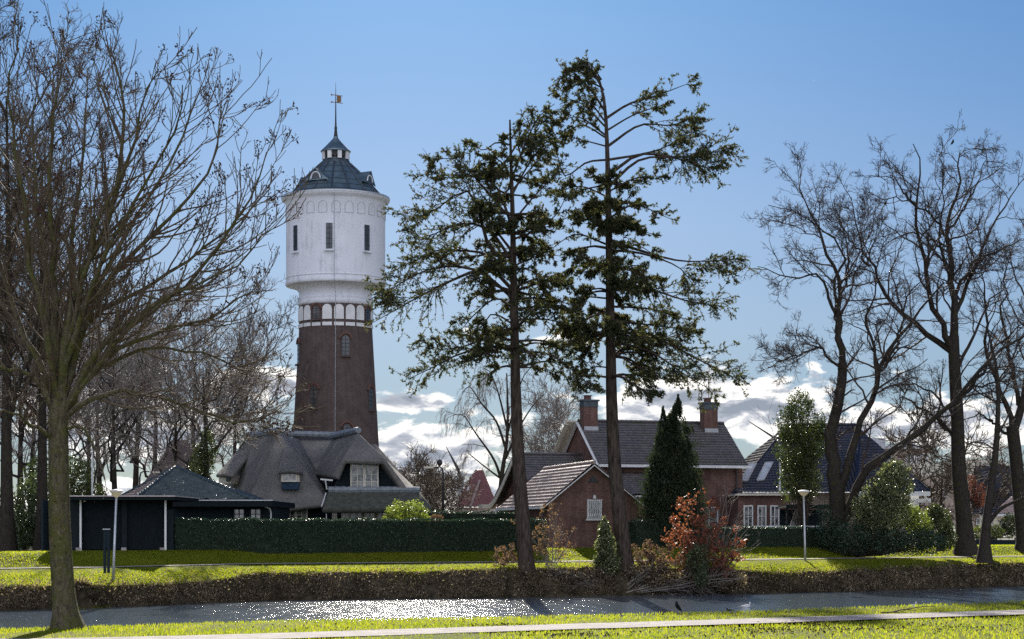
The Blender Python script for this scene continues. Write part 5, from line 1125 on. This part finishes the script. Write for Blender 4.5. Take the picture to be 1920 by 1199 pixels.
# weeping tree and birch between the tower and the brick house
x_, y_ = xy(930, 150)
bare_tree('weeping_birch', 'weeping tree with hanging curtains of thin twigs left of the shorter fir', [(px3([(938, 975), (940, 900), (950, 830), (952, 770), (950, 700)], 150, 0), .26, .05),
  (px3([(940, 900), (925, 860), (890, 810), (870, 780), (852, 778)], 150, 1), .13, .03), (px3([(948, 840), (930, 790), (905, 760), (880, 725), (866, 740)], 150, -2), .12, .03), (px3([(950, 800), (935, 740), (920, 700), (905, 690)], 150, 2), .10, .03),
  (px3([(948, 860), (975, 800), (1000, 760), (1020, 740)], 150, 1), .12, .03), (px3([(950, 820), (965, 760), (980, 710), (995, 690)], 150, -1), .10, .03), (px3([(942, 900), (915, 880), (890, 860), (878, 850)], 150, -1), .09, .03)], (x_, y_, .6), ('greybark', 'twig_grey'), 95,
  [dict(per=1.6, perm=True, t0=.25, ang=.8, ratio=.35, rr=.5, lmin=.6, lmax=2, rmin=.02, rmax=.05, N=7, wig=.15, trop=-.03, S=4, rend=.012), dict(per=9, t0=.2, ang=.9, ratio=.9, rr=.5, lmin=1.2, lmax=4.2, rmin=.011, N=9, wig=.05, trop=-.42, S=3, rend=.007), dict(per=2.5, t0=.1, ang=.4, ratio=.5, lmin=.5, rmin=.009, N=5, wig=.05, trop=-.4, S=3, rend=.007)])
x_, y_ = xy(1030, 158); bt = proto('birch_tree', 'pale slender birch between the two fir trunks behind the low roof', (x_, y_, .6), 13.5, 96, ('birchbark', 'twig_grey'), r0=.17, ntr=11, spread=.75, dens=.9)
copy_thing(bt, (*xy(1062, 166), .6), 2.0, (.95, .95, .98), 'pale slender birch just left of the left chimney')
copy_thing(bt, (*xy(1000, 170), .6), 4.0, (1, 1, .9), 'pale slender birch hidden partly by the shorter fir trunk')
sm = proto('garden_tree', 'small twiggy tree right of the thatched roof under the street lamp', (*xy(800, 150), .6), 5.2, 97, r0=.1, ntr=9, spread=1.1, fork=.1, mats=('greybark', 'twig'))
for px, D, rz, s_, lb in ((760, 145, 1, .95, 'small twiggy tree directly right of the thatched roof end'), (825, 160, 2, 1.1, 'small twiggy tree in front of the wind turbine mast'), (845, 175, 3, 1.0, 'small twiggy tree before the red roofed house'), (780, 180, 4, 1.4, 'taller twiggy tree behind the small ones right of the thatched roof'),
     (1665, 175, 1.2, 1.1, 'twiggy tree in front of the far flats'), (1760, 165, 2.5, 1.9, 'twiggy tree left of the tallest trunk, before the far flats'), (1845, 185, 4.2, 1.5, 'twiggy tree above the rusty beech'), (1725, 190, .3, 1.15, 'twiggy tree at the right end of the far flats')):
    copy_thing(sm, (*xy(px, D), .6), rz, (s_, s_, s_), lb)
rg = np.random.default_rng(98); n = 9000; X = rg.uniform(-260, 300, n); Yb = 420+rg.uniform(-20, 20, n)
hgt = 5.5+2.5*np.sin(X*.05)+1.8*np.sin(X*.13+1)+1.2*np.sin(X*.31+2); q = np.stack([X, Yb, .4+rg.uniform(0, 1, n)**.7*hgt], 1)
V, Fa = cards(q, 1.3, rg, .35, np.tile([[0, 0, 1.]], (n, 1)), 1.2); struct(npmesh('distant_woodland', V, [Fa], simple('winter_woodland', (.09, .08, .075), (.16, .14, .13), .1)), 'stuff')

# ------------------------------------------------------------------ right hand house
RH = thing('dark_roofed_house', 'house with a big blue black glazed tile roof, two skylights and a brick sun room', 'house', (*xy(1500, 150), GZ))
e1, e2, r1, r2 = P(1374, 925, 143), P(1650, 925, 143), P(1478, 797, 151), P(1604, 797, 151)
tile_roof('roof', e1, e2, r1, r2, MT['tile_blue'], RH, pitch=.26, course=.36, amp=.045, step=.045)
e3 = P(1738, 917, 157); e3.z = e2.z; tile_roof('roof', e2, e3, r2, r2, MT['tile_blue'], RH, pitch=.26, course=.36, amp=.045, step=.045)
e4 = Vector((e1.x-1, 159, e1.z)); tile_roof('roof', e4, e1, r1, r1, tilemat('matt_dark_tile', (.018, .022, .035), (.035, .042, .06), .85, .05), RH)
ridge_tiles(r1, r2, MT['tile_blue'], RH, .15); ridge_tiles(e2, r2, MT['tile_blue'], RH, .13); ridge_tiles(e1, r1, bpy.data.materials['matt_dark_tile'], RH, .10)
# projecting hip on the right
h1, h2, h3, hr = P(1604, 921, 141), P(1742, 921, 141), P(1760, 921, 156), P(1612, 820, 146.5)
h3.z = h1.z; h2.z = h1.z; hr2 = P(1640, 828, 149)
tile_roof('roof', h1, h2, hr, P(1630, 826, 146.5), MT['tile_blue'], RH, pitch=.26, course=.36, amp=.045, step=.045)
ridge_tiles(h2, P(1630, 826, 146.5), MT['tile_blue'], RH, .12); ridge_tiles(h1, hr, MT['tile_blue'], RH, .12)
mb = MB(); mb.box((((e1.x+e2.x)/2), 150, 2.6), ((e2.x-e1.x)/2-.3, 5.5, 2.05)); mb.box(((h1.x+h2.x)/2-.3, 147.5, 2.5), ((h2.x-h1.x)/2-1.0, 4.8, 2.0)); mb.build('wall', MT['palebrick'], RH)
mb = MB(); mb.bar(P(1596, 926, 140.8), P(1744, 926, 140.8), .2, .32); mb.bar(P(1720, 939, 141.2), P(1745, 939, 141.2), .2, .28); mb.bar(P(1729, 922, 141), P(1741, 940, 141), .12); mb.build('eaves_board', MT['whitepaint'], RH)
mb = MB(); mb.box(P(1714, 940, 141.4), (.3, .2, .55)); mb.box(P(1640, 940, 141.4), (.9, .2, .55)); mb.build('porch_pillar', MT['whitepaint'], RH)
nrm_ = Vector((0, -(r1.z-e1.z), (r1.y-e1.y))).normalized()
def onroof(px, py, lift):
    d = Vector(((px-960)/F, 1, (HZ-py)/F)); t = (e1-Vector((0, 0, EYE))).dot(nrm_)/d.dot(nrm_); return Vector((0, 0, EYE))+d*t+nrm_*lift
for cs in (((1389, 905), (1401, 905), (1418, 872), (1405, 872)), ((1419, 904), (1432, 903), (1449, 870), (1435, 871))):
    q = [onroof(x, y, .14) for x, y in cs]; mb = MB()
    for i in range(4): mb.bar(q[i], q[(i+1) % 4], .09, .09, up=nrm_)
    so = mb.build('skylight', MT['lead'], RH); mb = MB(); mb.prism([onroof(x, y, .12) for x, y in cs], nrm_*.03); mb.build('pane', simple('skylight_glass', (.45, .50, .55), (.6, .64, .68), 1, .12, 0, None, 1), so)
mb = MB(); mb.bar(P(1462, 923, 142.7), P(1464, 845, 148), .14, .14, up=(1, 0, 0)); mb.build('verge_trim', MT['whitepaint'], RH)
mb = MB(); a_, b_ = P(1384, 990, 138), P(1474, 990, 138); mb.box(((a_.x+b_.x)/2, 141, 2.35), ((b_.x-a_.x)/2, 3, 1.95)); mb.build('sun_room_wall', MT['brick'], RH)
mb = MB(); mb.box(((a_.x+b_.x)/2, 141, 4.38), ((b_.x-a_.x)/2+.2, 3.3, .07)); mb.build('sun_room_trim', MT['cream'], RH)
tile_roof('sun_room_roof', P(1384, 931, 137.8), P(1476, 931, 137.8), P(1384, 926, 139.5), P(1472, 926, 139.5), MT['tile_annex'], RH)
for x0, x1 in ((1394, 1412), (1420, 1437), (1444, 1461)): win_px(RH, x0, x1, 948, 990, 137.95, MT['whitepaint'], (2, 2))
SH = thing('garden_shed', 'open garden shed with a flat dark roof behind the right hedge', 'shed', (*xy(1520, 133), GZ)); mb = MB()
a_, b_ = P(1474, 953, 131), P(1560, 950, 131); mb.box(((a_.x+b_.x)/2, 133, b_.z), ((b_.x-a_.x)/2, 2, .12)); mb.build('roof', MT['boards'], SH); mb = MB(); mb.box(((a_.x+b_.x)/2, 134.8, 1.9), ((b_.x-a_.x)/2-.1, .1, 1.4)); mb.build('back_wall', MT['boards'], SH)
for x in (1476, 1515, 1557): mb = MB(); p = P(x, 980, 131.2); mb.box((p.x, 131.2, 1.9), (.07, .07, 1.4)); mb.build('post', MT['boards'], SH)
CN = thing('stone_cone', 'grey cone shaped garden cover under the shed roof', 'garden ornament', (*xy(1493, 129), GZ)); V, Fq, U = lathe([(.75, 0), (.72, .3), (.4, 1.5), (.12, 2.35), (.05, 2.5), (0, 2.55)], (xy(1493, 129)[0], 129, GZ), 14); npmesh('cover', V, Fq, MT['thatch'], CN, True, U)
# ------------------------------------------------------------------ far buildings
FB = thing('apartment_building', 'pale brick block of flats with a set back top storey far behind the right trees', 'apartment building', (*xy(1720, 250), .6))
def bxp(mb, x0, x1, y0, y1, D, dep): a = P(x0, y1, D); b = P(x1, y0, D); mb.box(((a.x+b.x)/2, D+dep/2, (a.z+b.z)/2), ((b.x-a.x)/2, dep/2, (b.z-a.z)/2)); return mb
bxp(MB(), 1640, 1890, 893, 985, 250, 14).build('wall', MT['palebrick'], FB); bxp(MB(), 1645, 1888, 868, 892.9, 250.4, 14).build('render_band', MT['cream'], FB)
bxp(MB(), 1650, 1742, 842, 867.9, 253, 8).build('top_storey', MT['palebrick'], FB); bxp(MB(), 1646, 1744, 836, 841.9, 252.4, 9.5).build('roof_edge', MT['lead'], FB); bxp(MB(), 1630, 1660, 822, 870, 258, 6).build('stair_tower', MT['lead'], FB)
bxp(MB(), 1690, 1716, 829, 836, 256, 3).build('roof_unit', MT['lead'], FB); bxp(MB(), 1820, 1880, 862, 867.8, 252, 6).build('roof_unit', MT['cream'], FB)
for x in (1698, 1707, 1714, 1722, 1728, 1735): win_px(FB, x, x+5, 850, 868, 252.9, MT['whitepaint'], (1, 1), 'glass_lit')
for x in (1761, 1700, 1850): win_px(FB, x, x+17, 904, 932, 249.9, MT['whitepaint'], (2, 1), 'glass_lit')
DH = thing('tiled_house', 'house with a tall dark tiled roof beyond the slim leaning tree', 'house', (*xy(1862, 185), GZ))
tile_roof('roof', P(1824, 966, 183), P(1900, 966, 183), P(1826, 874, 190), P(1900, 874, 190), MT['tile_blue'], DH, amp=.05); bxp(MB(), 1828, 1898, 966, 1000, 184, 8).build('wall', MT['palebrick'], DH)
win_px(DH, 1808+22, 1808+38, 972, 985, 183.8, MT['whitepaint'], (2, 1))
LH = thing('small_house', 'low house with a grey gable roof and white boards at the right edge', 'house', (*xy(1890, 170), GZ))
tile_roof('roof', P(1862, 964, 168), P(1960, 964, 168), P(1895, 932, 172), P(1960, 932, 172), MT['tile_annex'], LH); bxp(MB(), 1868, 1950, 966, 1004, 169, 6).build('wall', MT['cream'], LH)
mb = MB(); mb.bar(P(1860, 966, 167.8), P(1960, 966, 167.8), .15, .2); mb.build('eaves_board', MT['whitepaint'], LH)
FR_ = thing('timber_rail', 'dark timber rail across the grass between the two rightmost trunks', 'fence', (*xy(1870, 140), .6)); mb = MB(); mb.bar(P(1828, 1018, 140), P(1908, 1018, 140), .12, .42); mb.build('rail', MT['boards'], FR_)
for x in (1832, 1868, 1904): mb = MB(); p = P(x, 1020, 140.1); mb.box((p.x, 140.15, .9), (.06, .06, .35)); mb.build('post', MT['boards'], FR_)
PR = thing('red_roofed_house', 'distant house with a dull red hipped roof left of the brick wing', 'house', (*xy(892, 190), GZ))
tile_roof('roof', P(849, 952, 187), P(934, 952, 187), P(893, 880, 194), P(905, 880, 194), MT['tile_red'], PR); tile_roof('roof', P(849, 952, 201), P(849, 952, 187), P(893, 880, 194), P(893, 880, 194), MT['tile_red'], PR); bxp(MB(), 853, 930, 952, 985, 188, 10).build('wall', MT['whitepaint'], PR)
ridge_tiles(P(882, 951, 186.9), P(899, 902, 191.5), MT['tile_annex'], PR, .14, 'hip_tiles'); mb = MB(); mb.prism([P(873, 921, 189), P(878, 921, 189), P(881, 914, 189.7), P(876, 914, 189.7)], (0, -.1, .12)); mb.build('skylight', MT['whitepaint'], PR)
BRH = thing('brown_roofed_house', 'distant house with a faded brown roof behind the bare trees above the garage', 'house', (*xy(330, 170), GZ))
tile_roof('roof', P(250, 935, 165), P(420, 935, 165), P(325, 826, 174), P(352, 822, 174), MT['tile_brown'], BRH); bxp(MB(), 262, 408, 935, 985, 168, 10).build('wall', MT['palebrick'], BRH)
# ------------------------------------------------------------------ lamps, posts, masts
MT['lampglass'] = simple('opal_lamp_bowl', (.70, .66, .55), (.8, .76, .66), 4, .35, 0, None, .5, trans=.7, tcol=(.95, .88, .7, 1))
def park_lamp(label, foot, top, D, headr):
    a = P(*foot, D); b = P(*top, D); g0 = gz(a.x, D); a.z = g0-.1; T = thing('lamp_post', label, 'lamp post', (a.x, a.y, g0), 0, 'park lamp posts on the far bank')
    MB().tube([a, a+(b-a)*.3, b], [.075, .06, .045], 10).build('pole', MT['greysteel'], T, True)
    k = headr; prof = [(.05, -.02), (.06, .0), (k*.55, .10), (k, .27)]; V, Fq, U = lathe(prof, (b.x, b.y, b.z), 20); npmesh('lamp_bowl', V, Fq, MT['lampglass'], T, True, U)
    V, Fq, U = lathe([(k+.01, .27), (k+.02, .30), (k*.9, .33), (k*.3, .37), (0, .38)], (b.x, b.y, b.z), 20); npmesh('lamp_cap', V, Fq, MT['whitepaint'], T, True, U)
park_lamp('leaning grey lamp post with a glowing funnel shaped bowl in front of the carport', (212, 1070), (218, 933), 89, .30)
park_lamp('upright white lamp post with a funnel shaped bowl in front of the right hand hedge', (1510, 1048), (1507, 931), 112.5, .34)
T = thing('twin_post', 'pair of dark posts joined by a board beside the leaning lamp post', 'post', (*xy(200, 88), .0))
for x in (196.5, 203.5): p = P(x, 1078, 88); mb = MB(); mb.box((p.x, 88, .92), (.055, .055, 1.0)); mb.build('post', MT['boards'], T)
p = P(200, 1020, 88); mb = MB(); mb.box((p.x, 88.0, 1.5), (.045, .03, .4)); mb.build('board', MT['boards'], T); mb = MB(); mb.box((p.x, 88, 1.935), (.17, .08, .02)); mb.build('cap', MT['greysteel'], T)
FP = thing('flagpole', 'plain white pole rising above the carport roof', 'pole', (*xy(173, 120), GZ)); p = P(173, 843, 120); MB().tube([(p.x, 120, GZ), (p.x, 120, p.z)], [.07, .045], 8).build('pole', MT['whitepaint'], FP, True)
WP = thing('flagpole', 'thin white pole in front of the red roofed house', 'pole', (*xy(859, 180), GZ)); p = P(859, 915, 180); MB().tube([(p.x, 180, GZ), (p.x, 180, p.z)], [.08, .05], 8).build('pole', MT['whitepaint'], WP, True)
def street_lamp(label, D, px, ytop, xh, yh, mat='iron', ball=False):
    b = P(px, ytop, D); h = P(xh, yh, D); s_ = 1 if h.x > b.x else -1; r = abs(h.x-b.x)
    T = thing('street_lamp', label, 'street lamp', (b.x, D, GZ)); MB().tube([(b.x, D, GZ), (b.x, D, b.z-.5), (b.x+s_*r*.08, D, b.z-.12), (b.x+s_*r*.35, D, b.z+.02), (h.x, D, h.z)], [.09, .07, .06, .05, .045], 8).build('pole', MT[mat], T, True)
    mb = MB(); mb.box((h.x+s_*.3, D, h.z-.01), (.36, .14, .07)); mb.build('lamp_head', MT['cream'], T, bevel=.04)
    if ball:
        V, Fq, U = lathe([(0, -.05), (.12, 0), (.2, .15), (.2, .28), (.14, .40), (0, .45)], (b.x+s_*r*.35, D, b.z+.1), 10); npmesh('sensor', V, Fq, MT['iron'], T, True, U)
street_lamp('curved dark street lamp with a round box on its arm right of the thatched roof', 135, 831, 876, 812, 877, ball=True)
street_lamp('street lamp with its pale head showing left of the thatched roof', 133, 384, 862, 398, 865); street_lamp('street lamp with its pale head showing through twigs above the garage roof', 150, 262, 884, 288, 886)
def turbine(label, hub, D, L, ang):
    h = P(*hub, D); T = thing('wind_turbine', label, 'wind turbine', (h.x, D+3, .3)); MB().tube([(h.x, D+3, .3), (h.x, D+3, h.z)], [1.6, 1.0], 10).build('mast', MT['greysteel'], T, True); mb = MB(); mb.box((h.x, D+2.5, h.z), (1.1, 3.2, 1.2)); mb.build('nacelle', MT['greysteel'], T, bevel=.4)
    for k in range(3):
        a = R(ang+120*k); d = Vector((math.sin(a), 0, math.cos(a))); n = Vector((math.cos(a), 0, -math.sin(a))); mb = MB(); c = Vector((h.x, D-1, h.z))
        mb.prism([c-n*.35, c+d*L*.12-n*.5, c+d*L-n*.08, c+d*L+n*.1, c+d*L*.2+n*.7, c+n*.35], (0, .45, 0)); mb.build('blade', MT['iron' if k == 0 else 'greysteel'], T)
turbine('small wind turbine far off between the thatched and brick houses', (863, 890), 700, 11.4, -27); turbine('wind turbine mostly hidden behind the blue black roof, one blade tip in the sky', (1496, 851), 700, 21.6, -57)
# ------------------------------------------------------------------ birds, branch, litter
MT['black'] = simple('black_feathers', (.012, .012, .014), (.03, .03, .034), 8, .95, spec=.02); MT['gull'] = simple('grey_feathers', (.35, .36, .38), (.75, .75, .75), 6, .7); MT['beak'] = simple('beak', (.45, .28, .05), None, 1, .5)
def bird(name, label, loc, L, mat, rz=0, upright=False, swim=True):
    T = thing(name, label, 'bird', loc, 0); V, Fq, U = lathe([(0, -.5), (.06, -.46), (.13, -.3), (.19, -.05), (.18, .15), (.12, .3), (.085, .38), (0, .42)], (0, 0, 0), 12); V = np.array(V)
    V = V[:, [2, 0, 1]]*L; V[:, 2] *= .95                    # lay the body along x
    V[:, 2] += np.maximum(0, -V[:, 0]-L*.25)*.5
    pit = R(55) if upright else R(8)
    Hd, Fh, _ = lathe([(0, -.11), (.07, -.08), (.10, 0), (.085, .07), (0, .11)], (0, 0, 0), 10); Hd = np.array(Hd)*L; Hd += np.array([.40*L, 0, (.26 if not upright else .12)*L])
    Nk, Fn = tubes(np.array([[[.28*L, 0, .06*L], [.36*L, 0, .16*L], [.40*L, 0, .24*L if not upright else .12*L]]]), np.array([[.11, .075, .07]])*L, 8)
    Tl = np.array([[-.42, -.05, .06], [-.42, .05, .06], [-.68, .07, .10], [-.68, -.07, .10], [-.42, 0, .0], [-.66, 0, .07]])*L
    allV = np.concatenate([V, Hd, Nk, Tl]); o1 = len(V); o2 = o1+len(Hd); o3 = o2+len(Nk)
    Fa = np.concatenate([np.array(Fq[0]), np.array(Fh[0])+o1, Fn+o2, np.array([[0, 1, 2, 3], [0, 3, 5, 4], [1, 4, 5, 2]])+o3])
    c, s_ = math.cos(pit), math.sin(pit); X = allV[:, 0]*c-allV[:, 2]*s_; Z = allV[:, 0]*s_+allV[:, 2]*c; allV[:, 0] = X; allV[:, 2] = Z
    zmin = allV[:, 2].min(); lift = (-zmin+.04*L) if not swim else .06*L
    Rz = np.array([[math.cos(rz), -math.sin(rz), 0], [math.sin(rz), math.cos(rz), 0], [0, 0, 1]])
    W_ = (allV+np.array([0, 0, lift])) @ Rz.T + np.array(loc); npmesh('body', W_, [Fa], MT[mat], T, True)
    bx_ = .50*L; bz_ = (.25 if not upright else .12)*L; tip = np.array([[bx_-.02*L, -.03*L, bz_-.02*L], [bx_-.02*L, .03*L, bz_-.02*L], [bx_-.02*L, 0, bz_+.03*L], [bx_+.12*L, 0, bz_-.02*L]])
    X = tip[:, 0]*c-tip[:, 2]*s_; Z = tip[:, 0]*s_+tip[:, 2]*c; tip[:, 0] = X; tip[:, 2] = Z+lift
    npmesh('beak', tip @ Rz.T + np.array(loc), [np.array([[0, 1, 3], [1, 2, 3], [2, 0, 3], [0, 2, 1]])], MT['beak' if mat != 'black' else 'black'], T)
def wp(px, py): D = (EYE-WZ)*F/(py-HZ); p = P(px, py, D); return (p.x, D, WZ)
def lp(px, py): D = EYE*F/(py-HZ); return ((px-960)*D/F, D, .02)
bird('crow', 'black crow sitting upright on the near bank edge', lp(1271, 1151), .26, 'black', R(200), True, False)
bird('duck', 'small dark duck swimming right of the crow', wp(1399, 1139), .5, 'gull', R(10)); bird('gull', 'pale gull swimming near the near bank on the right', wp(1710, 1139), .55, 'gull', R(15))
bird('coot', 'small dark coot on the water close behind the bank edge', wp(1368, 1146), .3, 'black', R(170)); q = P(1786, 274, 125); bird('crow', 'tiny black crow perched in the very top of the tallest bare tree', tuple(q), .42, 'black', R(30), True, False)
rgk = np.random.default_rng(77); st = np.array([lp(1652, 1153.5)]); p2, rr2 = grow(rgk, st+np.array([[0, 0, .03]]), np.array([[1., .06, .02]]), np.array([1.35]), np.array([.018]), np.array([.007]), 9, .07, -.0)
c = children(rgk, p2, rr2, 5., .1, .8, .6, .4, .6, .3, .2); pa, da, la, ra = c; p3, r3 = grow(rgk, pa, da*np.array([1, 1, .25]), la, np.clip(ra, .006, .01), np.full(len(pa), .004), 5, .1, 0); V, Fm = merge([tubes(p2, rr2, 6), tubes(p3, r3, 4)])
tag(npmesh('fallen_branch', V, Fm, MT['twig_dark'], None, True), 'thin fallen branch lying on the near lawn beside the path at right', 'branch')
# soil crumbs and dead leaves on the near lawn
def lpa(px, py): D = EYE*F/(py-HZ); return np.stack([(px-960)*D/F, D, np.full(len(D), .03)], 1)
cen = [(1470, 1182, 60, 5), (1560, 1183, 55, 4), (1520, 1171, 40, 2), (1640, 1178, 70, 4), (1800, 1180, 80, 6), (1060, 1193, 60, 2), (1430, 1185, 40, 4), (930, 1175, 40, 2), (1250, 1192, 200, 6), (700, 1178, 200, 8), (1500, 1160, 300, 8)]
qs = [lpa(rgk.normal(cx_, sx_, 130), np.clip(rgk.normal(cy_, sy_, 130), 1150, 1215)) for cx_, cy_, sx_, sy_ in cen]; q = np.concatenate(qs); q = q[q[:, 1] < nearD(q[:, 0])-.1]
V, Fa = cards(q, .05, rgk, .8); struct(npmesh('leaf_litter', V, [Fa], simple('soil_crumbs', (.05, .035, .022), (.11, .08, .05), 3, .95)), 'stuff')
